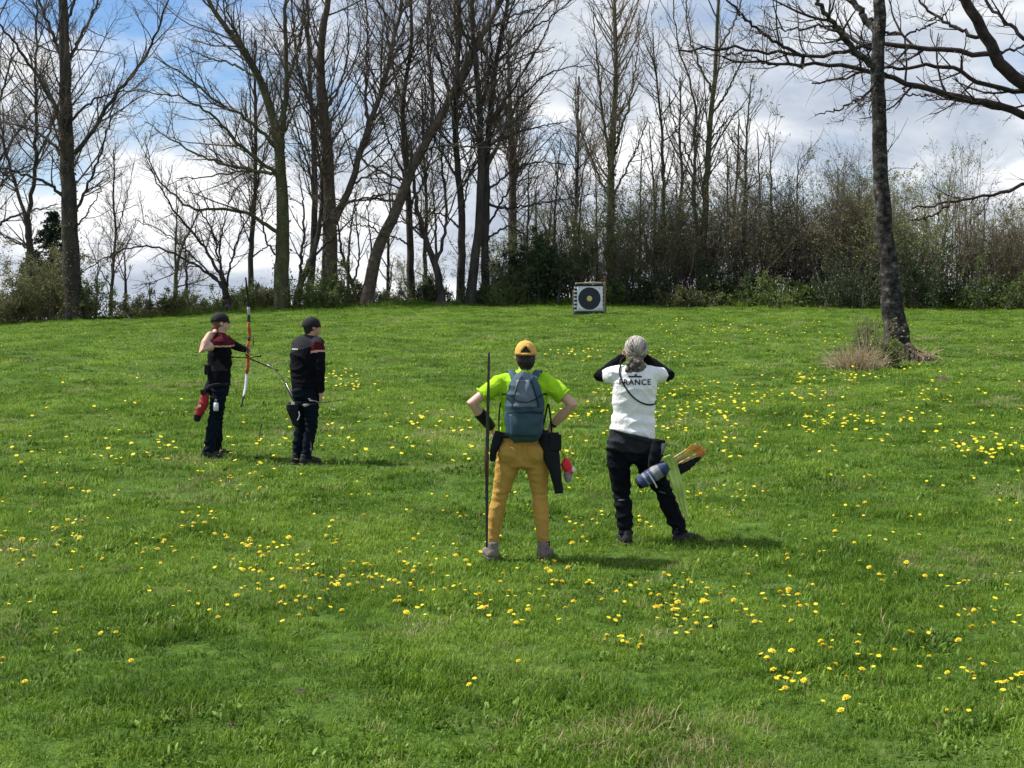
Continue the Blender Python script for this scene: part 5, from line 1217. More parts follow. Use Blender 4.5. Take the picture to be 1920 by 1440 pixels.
def woman1_kit():
    # longbow standing beside her
    o = W1 + Vector((-.262, -.13, 0)); R = thing('longbow', o, 'tall thin black longbow standing upright at the left of the lime shirt', 'bow')
    def curve(z): return .03 - .05 * ((z - .86) / .8) ** 2
    zs = np.linspace(.86, 1.635, 20); q = np.array([(.014 + (z - .86) * .02, curve(z), z) for z in zs]); strip = lambda k: [(.0145 - .006 * t, .009 - .004 * t) for t in k]
    piece('upper_limb', [shell_tube(q, strip(np.linspace(0, 1, 20)), (1, 0, 0), 8)], M['limb_black'], R)
    zs = np.linspace(.70, .11, 20); q = np.array([(.012, curve(z) + .05 * (.7 - z), z) for z in zs])
    piece('lower_limb', [shell_tube(q, strip(np.linspace(0, 1, 20)), (1, 0, 0), 8)], M['limb_black'], R)
    zs = np.linspace(.66, .90, 12); piece('riser', [shell_tube([(.010, curve(z) + .006, z) for z in zs], [(.013 + .006 * math.sin(i / 11 * 3.14), .014 + .016 * math.sin(i / 11 * 3.14)) for i in range(12)], (1, 0, 0), 10)], M['riser_wood'], R)
    piece('bow_string', [shell_tube([(.030, curve(1.63), 1.625), (.012, curve(.12) + .03, .12)], [.0016, .0016], None, 5)], M['string'], R)
    # black quiver on the right hip
    o = W1 + Vector((.25, -.10, .53)); R = thing('quiver', o, 'black hip quiver hanging at the right of the mustard trousers', 'quiver')
    fuse('quiver_body', [shell_tube([(.068, -.02, 0), (.04, -.015, .16), (-.005, -.005, .33), (-.02, 0, .47)], [(.036, .028), (.048, .036), (.075, .045), (.09, .045)], (1, 0, 0), 14, .12)], M['black_nylon'], R, .009, 3, fold_fn(.003, 30, 25, 4))
    fuse('side_pouch', [shell_box((.035, -.03, .40), (.10, .05, .13))], M['black_nylon'], R, .009, 3)
    strap('hanging_strap', [(-.06, .02, .46), (-.055, .0, .55), (-.02, .02, .70)], .014, .004, M['black_nylon'], R)
    strap('hanging_strap', [(.01, .02, .46), (.005, .0, .56), (-.015, .02, .70)], .014, .004, M['black_nylon'], R)
    strap('belt', [(-.43, .11, .45), (-.40, -.02, .455), (-.22, -.058, .465), (-.03, -.03, .46), (.0, .1, .45)], .045, .006, M['black_nylon'], R, (0, 0, 1))
    # red and white arrow pouch beside it
    o = W1 + Vector((.385, -.07, .62)); R = thing('red_pouch', o, 'small red and white pouch hanging beside the black hip quiver', 'pouch')
    fuse('pouch_body', [shell_ball((-.01, 0, .13), (.045, .035, .06)), shell_ball((.01, 0, .08), (.04, .03, .04))], M['red_bright'], R, .007, 3, fold_fn(.003, 50, 40, 2))
    fuse('tassel', [shell_tube([(.0, 0, .07), (.004, 0, .03), (0, 0, .0)], [.03, .033, .022], None, 10)], M['grey_nylon'], R, .007, 2)
    piece('toggle', [shell_ball((.045, -.01, .095), (.016, .014, .024))], M['print_white'], R)
    strap('cord', [(-.02, 0, .18), (-.05, .02, .24), (-.07, .02, .28)], .006, .004, M['black_nylon'], R)
    # narrow black bag at the left hip
    o = W1 + Vector((-.178, -.09, .78)); R = thing('hip_bag', o, 'narrow black bag at the left hip under the backpack', 'bag')
    fuse('bag_body', [shell_tube([(-.028, 0, 0), (-.02, 0, .08), (.01, 0, .17), (.03, 0, .23)], [(.022, .025), (.032, .03), (.042, .03), (.04, .025)], (1, 0, 0), 12, .15)], M['black_nylon'], R, .008, 3)
    strap('hanging_strap', [(.025, 0, .23), (.02, .03, .34), (.035, .04, .46)], .012, .004, M['black_nylon'], R)
woman1_kit()

# ------------------------------------------------------------------ woman with the white shirt (front, right)
W2 = G(960 + (310 / 3.35 + 1080 - 960), 12.0)
def woman_white():
    R = thing('person', W2, 'person from behind in white lettered shirt and dark trousers raising both hands to eyes', 'person')
    X = np.array([1.0, 0, 0])
    tor = [((.035, 0, .70), (.165, .12)), ((.03, -.005, .79), (.205, .142)), ((.045, -.005, .87), (.202, .135)), ((.062, 0, .96), (.18, .12)), ((.07, .012, 1.08), (.163, .108)), ((.075, .012, 1.20), (.172, .114)), ((.08, .004, 1.31), (.18, .115)), ((.082, 0, 1.40), (.165, .10)), ((.085, 0, 1.455), (.12, .075)), ((.087, .012, 1.50), (.06, .058))]
    legs = []
    for hp, kn, an in (((-.06, -.005, .76), (-.03, .015, .405), (.005, -.02, .09)), ((.135, -.005, .76), (.325, -.005, .43), (.462, -.05, .09))):
        hp, kn, an = map(np.array, (hp, kn, an)); cf = kn * .62 + an * .38 + (0, -.018, 0)
        legs.append(([hp + (0, 0, .06), hp, hp * .55 + kn * .45, kn, cf, cf * .4 + an * .6, an], [.105, .11, .098, .078, .077, .072, .066]))
    armL = [np.array(p) for p in ((-.07, 0, 1.415), (-.215, .13, 1.39), (.005, .21, 1.56))]
    armR = [np.array(p) for p in ((.235, 0, 1.415), (.385, .13, 1.395), (.175, .21, 1.555))]
    def arm(a, s=1.0): return shell_tube([a[0], a[0] * .5 + a[1] * .5, a[1], a[1] * .55 + a[2] * .45, a[2]], [.042 * s, .045 * s, .040 * s, .038 * s, .029 * s], None, 12, .8)
    hs, T, Rm = head_shells((.092, .035, 1.60), 0.0, 0.05)
    body = [shell_tube([t[0] for t in tor[1:]], [(t[1][0] * .78, t[1][1] * .74) for t in tor[1:]], X, 18), shell_tube([(.086, .0, 1.43), (.088, .014, 1.50), (.09, .026, 1.56)], [.06, .05, .05], X, 14)] + hs + [arm(armL), arm(armR)]
    body += [shell_tube(p, [x * .68 for x in r], X, 14) for p, r in legs]
    body += hand_shells(armL[2], (.45, -.1, .6), (.5, -.6, -.1), .5, .95, -1) + hand_shells(armR[2], (-.45, -.1, .6), (-.5, -.6, -.1), .5, .95, 1)
    b = fuse('body', body, M['skin'], R, .010, 2); face_details(T, Rm, b, M['hair_grey'])
    ff = fold_fn(.011, 17, 21, 5.3)
    def tf(c): return ff(c) + .007 * np.sin(c[:, 2] * 90 + c[:, 0] * 20) * np.exp(-((c[:, 2] - .40) / .07) ** 2) + .009 * np.sin(c[:, 2] * 75 + 1) * np.exp(-((c[:, 2] - .14) / .06) ** 2)
    tr = fuse('trousers', [shell_tube([t[0] for t in tor[:4]], [t[1] for t in tor[:4]], X, 20, .2), shell_ball((-.045, -.06, .825), (.112, .098, .10)), shell_ball((.118, -.06, .825), (.112, .098, .10))] + [shell_tube(p, r, X, 16, .2) for p, r in legs], [M['dark_trouser'], M['charcoal']], R, .011, 3, tf,
         paint=lambda c: np.where((c[:, 2] > .79 - .12 * (c[:, 0] + .1)) & (c[:, 0] < .22), 1, 0))
    for (x, z, ang) in ((-.035, .375, .1), (.3, .44, -.3)):   # pale knee zips
        bv = bvh_of(tr); q = [on_surface(bv, (x + u * .05, -.5, z + u * .05 * ang), (0, 1, 0), .001) for u in np.linspace(-.5, .5, 8)]; q = np.array([p for p in q if p is not None])
        if len(q) > 2: piece('knee_zip', [shell_tube(q, [.003] * len(q), None, 5)], M['grey_nylon'], tr)
    shirt = [shell_tube([(.052, -.003, .915)] + [t[0] for t in tor[3:]], [(.196, .145)] + [(t[1][0] * 1.05 + .006, t[1][1] * 1.08 + .008) for t in tor[3:-1]] + [(.07, .066)], X, 22, .08)]
    for a in (armL, armR):
        shirt.append(shell_tube([(.085, 0, 1.44), a[0] * .8 + np.array((.085, 0, 1.44)) * .2 + (0, 0, .012), a[0] * .93 + a[1] * .07], [.055, .062, .072], None, 14, .5))
        e = a[0] * .42 + a[1] * .58; shirt.append(shell_tube([a[0] * 1.02 - a[1] * .02, a[0] * .7 + a[1] * .3, e], [.074, .074, .068], None, 14, .12))
    f2 = fold_fn(.007, 13, 17, 1.1)
    sh = fuse('shirt', shirt, M['white_cotton'], R, .010, 4, lambda c: f2(c) + .006 * np.sin(c[:, 2] * 62 + 6 * c[:, 0]) * np.exp(-((c[:, 2] - 1.04) / .07) ** 2))
    for a in (armL, armR):    # black under-sleeves
        fuse('sleeve', [shell_tube([a[0] * .5 + a[1] * .5, a[1], a[1] * .5 + a[2] * .5, a[2]], [.059, .052, .048, .037], None, 14, .2)], M['black_cotton'], R, .009, 3, fold_fn(.003, 30, 30, 3))
    bv = bvh_of(sh)
    # lettering across the shoulders
    cu = bpy.data.curves.new('lettering', 'FONT'); cu.body = 'FRANCE'; cu.size = .066; cu.align_x = 'CENTER'; cu.align_y = 'CENTER'; cu.space_character = 1.12; cu.offset = .0012
    to = bpy.data.objects.new('lettering', cu); col.objects.link(to)
    me = bpy.data.meshes.new_from_object(to.evaluated_get(bpy.context.evaluated_depsgraph_get())); bpy.data.objects.remove(to)
    bm = bmesh.new(); bm.from_mesh(me); bmesh.ops.subdivide_edges(bm, edges=[e for e in bm.edges if e.calc_length() > .012], cuts=2, use_grid_fill=False); bmesh.ops.triangulate(bm, faces=bm.faces[:])
    for v in bm.verts:
        p = on_surface(bv, (.072 + v.co.x, -.6, 1.352 + v.co.y), (0, 1, 0), .004); 
        if p is not None: v.co = p
    bm.to_mesh(me); bm.free(); me.materials.clear(); me.materials.append(M['print_navy']); link('lettering', me, sh)
    piece('collar_tag', [shell_box((.072, on_surface(bv, (.072, -.6, 1.40), (0, 1, 0), .004)[1], 1.40), (.11, .004, .012))], M['print_navy'], sh)
    # hair: grey crown, darker gathered tail
    hr = fuse('hair', [shell_ball(T((0, -.012, .03)), np.array((.092, .108, .102)), Rm), shell_tube([T((0, -.05, .0)), T((0, -.06, -.06))], [(.08, .05), (.06, .045)], X, 14)], [M['hair_grey'], M['hair_mixed']], R, .008, 2, fold_fn(.004, 70, 30, .7),
         paint=lambda c: np.where((c[:, 2] < 1.665 - 1.6 * np.abs(c[:, 0] - .092) ** 1.1) & (c[:, 1] < -.0), 1, 0))
    rr = np.random.default_rng(5); strands, dark = [], []
    for k in range(120):
        az = rr.uniform(-2.5, 2.5); el = rr.uniform(.05, 1.3)
        a0 = np.array((math.sin(az) * math.cos(el) * .094, math.cos(az) * math.cos(el) * .11 - .012, .03 + math.sin(el) * .104)); a1 = np.array((rr.normal(0, .02), -.112, -.01 + rr.normal(0, .012)))
        pts = []
        for t in np.linspace(0, 1, 8):
            v = a0 * (1 - t) + a1 * t - np.array((0, -.012, .03)); e_ = math.sqrt((v[0] / .094) ** 2 + (v[1] / .110) ** 2 + (v[2] / .104) ** 2); pts.append(T(v / max(e_, .3) * (1.0 + .03 * rr.random()) + np.array((0, -.012, .03))))
        (dark if abs(az) > 1.75 and el < 1.0 else strands).append(shell_tube(pts, [.0035, .005, .005, .005, .0045, .004, .004, .003], None, 5, .2))
    tag(piece('strands', strands, M['hair_grey'], hr), kind='stuff'); tag(piece('strands', dark, M['hair_mixed'], hr), kind='stuff')
    curls = [shell_tube([T((0, -.085, -.03)), T((0, -.10, -.08)), T((-.005, -.10, -.14)), T((-.01, -.09, -.19))], [(.045, .035), (.062, .042), (.070, .045), (.045, .03)], X, 14)]
    for k in range(46):
        p = T((rr.normal(-.005, .042), -.105 + rr.normal(0, .02), rr.uniform(-.215, -.04))); curls.append(shell_ball(p, rr.uniform(.014, .026), None, 8, 6))
    fuse('ponytail', curls, M['hair_mixed'], hr, .006, 1)
    piece('hair_clip', [shell_tube([T((-.05, -.085, .055)), T((0, -.118, .035)), T((.05, -.085, .055))], [.007] * 3, None, 8)], M['black_nylon'], hr)
    boot('shoe', (.005, -.02, 0), .15, M['boot_black'], M['sole'], R, W=.05); boot('shoe', (.468, -.05, 0), -1.15, M['boot_black'], M['sole'], R, W=.05)
    # binoculars with their strap slung across the back
    o = W2 + Vector((.09, .17, 1.60)); Bn = thing('binoculars', o, 'black binoculars at the eyes, cord slung across the white shirt', 'binoculars')
    for sx in (-1, 1):
        piece('barrel', [shell_tube([(sx * .034, 0, 0), (sx * .034, .05, 0), (sx * .036, .055, 0), (sx * .036, .12, 0)], [.018, .018, .026, .027], (1, 0, 0), 14, .1)], M['black_nylon'], Bn)
    piece('bridge', [shell_box((0, .05, .0), (.06, .05, .025))], M['black_nylon'], Bn)
    off = np.array((.09, .17, 1.60)); pts = []
    for (zx, zy) in ((292, 225), (275, 255), (268, 290), (280, 345), (310, 400), (350, 448), (400, 482), (445, 496), (480, 497), (500, 490)): pts.append(((zx - 310) / 754, (1375 - zy) / 754))
    q, _ = resample(np.array([(x, -.6, z) for x, z in pts]), 40); q2 = []
    for p in q:
        h = on_surface(bv, p, (0, 1, 0), .007)
        if h is not None and h[1] < .05: q2.append(h - off)
    q2 = [np.array((-.07, -.02, -.03)), q2[0] + np.array((0, .0, .05))] + q2 + [np.array(((500 - 310) / 754, .03, (1375 - 488) / 754)) - off, np.array((.27, .09, 1.20)) - off, np.array((.15, .16, 1.30)) - off, np.array((.05, .06, 1.55)) - off]
    q, _ = resample(np.array(q2), 70); piece('cord', [shell_tube(q, [.0065] * 70, None, 8)], M['black_nylon'], Bn)
    return R
woman_white()

def make_arrow(name, tip, nock, label, group, shaft, f1, f2, nockm, thick=1.0):
    tip, nock = np.asarray(tip, float), np.asarray(nock, float); L = np.linalg.norm(nock - tip); Rm = rot_to(nock - tip)
    R = thing(name, Vector(tip), label, 'arrow', group); W = lambda p: Rm @ np.asarray(p, float)
    piece('shaft', [shell_tube([W((0, 0, 0)), W((0, 0, L))], [.0045 * thick] * 2, None, 8, .1)], shaft, R)
    piece('nock', [shell_tube([W((0, 0, L)), W((0, 0, L + .012))], [.005, .004], None, 6, .1)], nockm, R)
    for k in range(3):
        a = k * 2.094 + .4; u = np.array((math.cos(a), math.sin(a), 0)); s = np.cross(u, (0, 0, 1)) * .0012
        out = [(.004, L - .095), (.015, L - .05), (.017, L - .025), (.009, L - .012), (.004, L - .012)]
        V = [W(u * r_ * thick + np.array((0, 0, z)) + s) for r_, z in out] + [W(u * r_ * thick + np.array((0, 0, z)) - s) for r_, z in out]
        link('fletching', mesh_from('fletching', V, [(0, 1, 2, 3, 4), (9, 8, 7, 6, 5)] + [(i, i + 5, (i + 1) % 5 + 5, (i + 1) % 5) for i in range(5)], f1 if k else f2, smooth=False), R)
    return R
def woman2_kit():
    P = lambda zx, zy, y: np.array(((zx - 310) / 754, y, (1375 - zy) / 754))
    base = np.array(W2); a, m1 = P(372, 985, -.19), P(600, 838, -.21)
    R = thing('quiver', W2 + Vector(a), 'blue and grey hip quiver tilted behind the dark trousers, full of arrows', 'quiver'); t = lambda p: p - a
    d = norm(m1 - a); side = np.array((0, 1.0, 0))
    pts = [t(a + d * s) for s in (0, .06, .14, .22, .30)]
    fuse('quiver_body', [shell_tube(pts, [(.058, .052), (.070, .06), (.074, .064), (.072, .062), (.066, .056)], side, 18, .12)], [M['blue_plaid'], M['grey_nylon'], M['black_nylon']], R, .008, 3, fold_fn(.004, 30, 30, 2.5),
         paint=lambda c: np.where((c @ d) < .025, 2, np.where((np.abs((c @ d) - .19) < .035) | (np.abs((c @ d) - .085) < .008), 1, 0)))
    fuse('arrow_flap', [shell_tube([t(P(600, 900, -.19)), t(P(680, 870, -.19)), t(P(770, 805, -.18))], [(.03, .05), (.035, .045), (.018, .02)], side, 12, .3)], M['black_nylon'], R, .009, 3, fold_fn(.004, 40, 40, 1))
    strap('pocket_stripe', [t(P(430, 900, -.262)), t(P(470, 960, -.272)), t(P(490, 1000, -.24))], .012, .004, M['print_white'], R)
    strap('belt', [t(P(225, 690, -.02)), t(P(330, 680, -.155)), t(P(440, 715, -.155)), t(P(500, 735, -.13))], .035, .006, M['charcoal'], R, (0, 0, 1))
    strap('hanger', [t(P(470, 740, -.16)), t(P(450, 830, -.19)), t(P(450, 900, -.2))], .03, .008, M['black_nylon'], R, (1, 0, 0))
    b0 = P(510, 850, -.19); Rp = thing('belt_pouch', W2 + Vector(b0), 'dark grey belt pouch above the blue quiver', 'pouch')
    fuse('pouch_body', [shell_tube([(-.045, 0, .0), (-.02, 0, .09), (0, .01, .19)], [(.045, .035), (.06, .045), (.055, .03)], (1, 0, 0), 14, .2)], [M['dark_trouser'], M['grey_nylon']], Rp, .008, 2, fold_fn(.005, 40, 35, 3), paint=lambda c: np.where((c[:, 0] > .01) & (c[:, 2] > .07) & (c[:, 2] < .16), 1, 0))
    strap('flap_edge', [(.05, -.03, .16), (.03, -.045, .10), (-.01, -.045, .04)], .008, .004, M['black_nylon'], Rp, (0, 0, 1), 10)
    c0 = P(565, 800, -.25); Rc = thing('lime_cloth', W2 + Vector(c0), 'pale lime cloth hanging from the blue quiver', 'cloth')
    prof = [((545, 800), .05), ((570, 830), .085), ((590, 900), .10), ((615, 980), .085), ((640, 1070), .065), ((660, 1140), .045), ((678, 1190), .012)]
    q, _ = resample(np.array([list(P(x, y, -.262 + .03 * math.sin(y * .03))) + [w] for (x, y), w in prof]), 26)
    V, Fc = [], []
    for i, p in enumerate(q):
        for j in range(9):
            u = j / 8 - .5; V.append(p[:3] - c0 + np.array((u * p[3], .012 * math.sin(j * 1.9 + i * .25), u * .02)))
    for i in range(25):
        for j in range(8): k = i * 9 + j; Fc.append((k, k + 1, k + 10, k + 9))
    o = link('drape', mesh_from('drape', np.array(V), Fc, M['lime_cloth']), Rc); md = o.modifiers.new('s', 'SOLIDIFY'); md.thickness = .004
    fl = [((512, 868), (728, 730), 'fletch_yellow', 'yellow fletched arrow, uppermost in the blue quiver'), ((520, 880), (762, 738), 'fletch_orange', 'orange and yellow fletched arrow, second from the top in the blue quiver'), ((528, 890), (778, 752), 'fletch_yellow', 'yellow fletched arrow in the middle of the blue quiver'),
          ((535, 898), (792, 764), 'fletch_orange', 'orange fletched arrow below the middle of the blue quiver'), ((542, 905), (796, 782), 'fletch_orange', 'orange fletched arrow lowest in the blue quiver'), ((525, 880), (712, 762), 'fletch_yellow', 'shortest yellow fletched arrow in the blue quiver')]
    for k, (p0, p1, f, lab) in enumerate(fl):
        y = -.21 + .022 * ((k * 37) % 5 - 2) * .6
        make_arrow('arrow', base + P(*p0, y), base + P(*p1, y), lab, 'arrows in the blue quiver', M['wood_pale'], M[f], M['fletch_yellow'] if k % 2 else M['fletch_orange'], M[f], 1.35)
woman2_kit()

# ------------------------------------------------------------------ the standing man with the cap (back row)
M2 = G(830 / 3.79 + 350, 16.5)
def man_watching():
    R = thing('person', M2, 'person standing in black and maroon jacket and dark cap beside the archer', 'person')
    yaw = -math.radians(38); Wd = rotz(yaw) @ np.array([1.0, 0, 0]); Fd = rotz(yaw) @ np.array([0, 1.0, 0])
    tor = [((.03, 0, .74), (.155, .115)), ((.03, 0, .83), (.168, .122)), ((.025, 0, .92), (.165, .118)), ((.01, 0, 1.02), (.165, .12)), ((.01, 0, 1.14), (.175, .125)), ((.02, 0, 1.26), (.19, .128)), ((.04, 0, 1.36), (.195, .118)), ((.055, 0, 1.43), (.15, .09)), ((.075, .01, 1.475), (.066, .062))]
    tor = [(np.array(c), r) for c, r in tor]
    legs = []
    for s in (-1, 1):
        hp = np.array((.03, 0, .78)) + Wd * .088 * s; kn = np.array((.025, 0, .43)) + Wd * .085 * s + Fd * .01; an = np.array((-.005, 0, .08)) + Wd * .075 * s - Fd * .02
        legs.append(([hp + (0, 0, .05), hp, hp * .5 + kn * .5, kn, kn * .5 + an * .5 - Fd * .01, an], [.092, .096, .088, .074, .07, .062]))
    sR = np.array((.05, 0, 1.375)) + Wd * .165; sL = np.array((.05, 0, 1.375)) - Wd * .165
    armR = [sR, np.array((.21, -.14, 1.09)), np.array((.212, -.10, .82))]
    armL = [sL, np.array((-.13, .13, 1.10)), np.array((-.10, .20, .80))]
    def arm(a, s=1.0): return shell_tube([a[0], a[0] * .5 + a[1] * .5, a[1], a[1] * .55 + a[2] * .45, a[2]], [.044 * s, .045 * s, .040 * s, .038 * s, .030 * s], None, 12, .8)
    hy = -math.radians(62); hs, T, Rm = head_shells((.10, .02, 1.575), hy)
    body = [shell_tube([t[0] for t in tor[1:]], [(t[1][0] * .78, t[1][1] * .74) for t in tor[1:]], Wd, 18), shell_tube([(.068, .0, 1.42), (.082, .01, 1.48), (.095, .015, 1.54)], [.062, .056, .055], None, 14)] + hs + [arm(armR), arm(armL)] + [shell_tube(p, [x * .68 for x in r], Wd, 14) for p, r in legs]
    body += hand_shells(armR[2], (.02, .12, -1), (-.9, .2, 0), .55, 1, 1) + hand_shells(armL[2], (-.1, .15, -1), (.9, .1, 0), .9, 1, -1)
    b = fuse('body', body, M['skin_warm'], R, .010, 2); face_details(T, Rm, b, M['hair_dark'])
    fuse('trousers', [shell_tube([t[0] for t in tor[:3]], [t[1] for t in tor[:3]], Wd, 20, .2), shell_ball(np.array((.03, 0, .82)) - Fd * .055, (.13, .11, .10))] + [shell_tube(p, r, Wd, 16, .2) for p, r in legs], M['navy_trouser'], R, .011, 3, fold_fn(.010, 20, 22, 2.0))
    sleeve = lambda a: shell_tube([a[0] * 1.03 - a[1] * .03, a[0] * .5 + a[1] * .5, a[1], a[1] * .5 + a[2] * .5, a[1] * .04 + a[2] * .96], [.077, .07, .06, .054, .045], None, 14, .15)
    axR = norm(armR[1] - armR[0])
    def pj(c):
        c = c.astype(float); s = (c - armR[0]) @ axR; near = np.linalg.norm(c - armR[0] - s[:, None] * axR, axis=1) < .095
        sl = (c - armL[0]) @ norm(armL[1] - armL[0]); nearL = np.linalg.norm(c - armL[0] - sl[:, None] * norm(armL[1] - armL[0]), axis=1) < .085
        k = np.where((c[:, 2] > 1.335 + .3 * (c[:, 0] - .04)) , 1, 0)
        k = np.where((near & (s > -.02) & (s < .07) & ((c - sR) @ Wd > -.07)) | (nearL & (sl > -.02) & (sl < .07)), 2, k); k = np.where((near & (s >= .07) & (s < .095) & ((c - sR) @ Wd > -.075)) | (nearL & (sl >= .07) & (sl < .095)), 3, k)
        return np.where((near & (s >= .095)), 0, k)
    j = fuse('jacket', [shell_tube([np.array((.02, 0, .87))] + [t[0] for t in tor[3:]], [(.185, .135)] + [(t[1][0] * 1.05 + .008, t[1][1] * 1.06 + .008) for t in tor[3:-1]] + [(.075, .07)], Wd, 22, .08), sleeve(armR), sleeve(armL), shell_ball(sR * .97 + np.array((.05, 0, 1.40)) * .03, .083), shell_ball(sL, .083), shell_tube([(.07, 0, 1.42), sR * .9 + np.array((.07, 0, 1.42)) * .1 + (0, 0, .02)], [.06, .07], None, 12), shell_tube([(.07, 0, 1.42), sL * .9 + np.array((.07, 0, 1.42)) * .1 + (0, 0, .02)], [.06, .07], None, 12)], [M['black_cotton'], M['charcoal'], M['maroon'], M['pink_stripe']], R, .010, 3, fold_fn(.010, 16, 18, 4.4), paint=pj)
    bv = bvh_of(j)
    V, Fc, rr = [], [], random.Random(4)       # a small unreadable white mark on the shoulder blade
    for k in range(6):
        x = -.128 + k * .0135; h = .006 + .005 * rr.random()
        q = [on_surface(bv, (xx, -.6, zz_), (0, 1, 0), .003) for xx, zz_ in ((x, 1.322 - h), (x + .011, 1.324 - h), (x + .011, 1.324 + h), (x, 1.322 + h))]
        if all(p is not None for p in q): Fc.append(tuple(range(len(V), len(V) + 4))); V += q
    if V: link('shoulder_mark', mesh_from('shoulder_mark', np.array(V), Fc, M['print_white'], smooth=False), j)
    fuse('hair', [shell_ball(T((0, -.018, .02)), np.array((.081, .098, .092)), Rm), shell_tube([T((0, -.06, -.02)), T((0, -.06, -.065))], [(.066, .04), (.055, .03)], Rm @ np.array([1.0, 0, 0]), 12)], M['hair_dark'], R, .009, 2)
    c = cap_piece(T, Rm, 1.08, M['black_nylon'], R, False, .0, -1, 1.0)
    piece('cap_badge', [shell_box(T((-.035, -.103, .035)), (.022, .006, .034), Rm @ rotz(-.35))], M['print_white'], c)
    for s in (-1, 1):
        p = np.array((-.005, 0, 0)) + Wd * .075 * s - Fd * .02; boot('shoe', p, yaw + .1 * -s, M['boot_black'], M['sole'], R, W=.048)
    base = np.array(M2)
    h = armR[2] + np.array((.0, .02, -.11))
    for k, (e, lab) in enumerate((((.46, .15, .735), 'dark arrow held level in the capped bystander\'s hand'), ((.385, .08, .64), 'pale arrow pointing down from the capped bystander\'s hand'))):
        v = np.asarray(e) - h; make_arrow('arrow', base + np.asarray(e), base + h - v * .75, lab, 'arrows in the capped bystander\'s hand', M['carbon'] if k == 0 else M['metal'], M['fletch_white'], M['limb_black'], M['limb_black'])
    # dark quiver at the left hip
    o = M2 + Vector((-.10, -.16, .46)); Q = thing('quiver', o, 'black quiver with white tabs at the capped bystander\'s hip', 'quiver')
    fuse('quiver_body', [shell_tube([(.03, 0, 0), (.015, 0, .09), (.0, 0, .17), (-.005, 0, .235)], [(.03, .028), (.045, .035), (.07, .04), (.075, .04)], (1, 0, 0), 14, .15)], M['black_nylon'], Q, .008, 3, fold_fn(.004, 40, 30, 1))
    piece('white_tab', [shell_box((.01, -.04, .25), (.036, .012, .028))], M['print_white'], Q); strap('white_strap', [(.075, -.03, .16), (.085, -.035, .11), (.06, -.045, .06)], .012, .005, M['print_white'], Q); piece('clip', [shell_box((.0, -.03, -.09), (.018, .012, .035))], M['metal'], Q); strap('clip_cord', [(.03, -.01, .0), (.01, -.03, -.05), (.0, -.03, -.08)], .006, .004, M['black_nylon'], Q)
    strap('belt', [(-.07, .15, .235), (-.055, .02, .24), (.06, .0, .25), (.22, .07, .24)], .04, .006, M['black_nylon'], Q, (0, 0, 1))
    # his bow, one limb showing
    hb = np.array((-.125, .20, .70)); B = thing('recurve_bow', M2 + Vector(hb), 'black recurve bow slanting from the capped bystander\'s far hand', 'bow')
    u = norm(np.array((-.24, .30, .37))); side = norm(np.cross(u, (0, 1, .3)))
    piece('riser', [shell_tube([-u * .30, -u * .1, u * 0, u * .1, u * .30], [(.018, .012), (.022, .014), (.016, .016), (.022, .014), (.018, .012)], side, 10)], M['limb_black'], B)
    for s in (-1, 1):
        q = [u * s * (.28 + .42 * t) + side * (.10 * t * t - .0) for t in np.linspace(0, 1, 12)]
        lm = piece('limb', [shell_tube(q, [(.007 - .002 * t, .019 - .009 * t) for t in np.linspace(0, 1, 12)], side, 8)], M['limb_black'], B)
        piece('limb_tip', [shell_tube([q[-2], q[-1]], [(.009, .016), (.008, .012)], side, 8)], M['metal'] if s > 0 else M['limb_black'], lm)
    piece('bow_string', [shell_tube([u * .69 + side * .10, -u * .69 + side * .10], [.0017] * 2, None, 5)], M['string'], B)
man_watching()

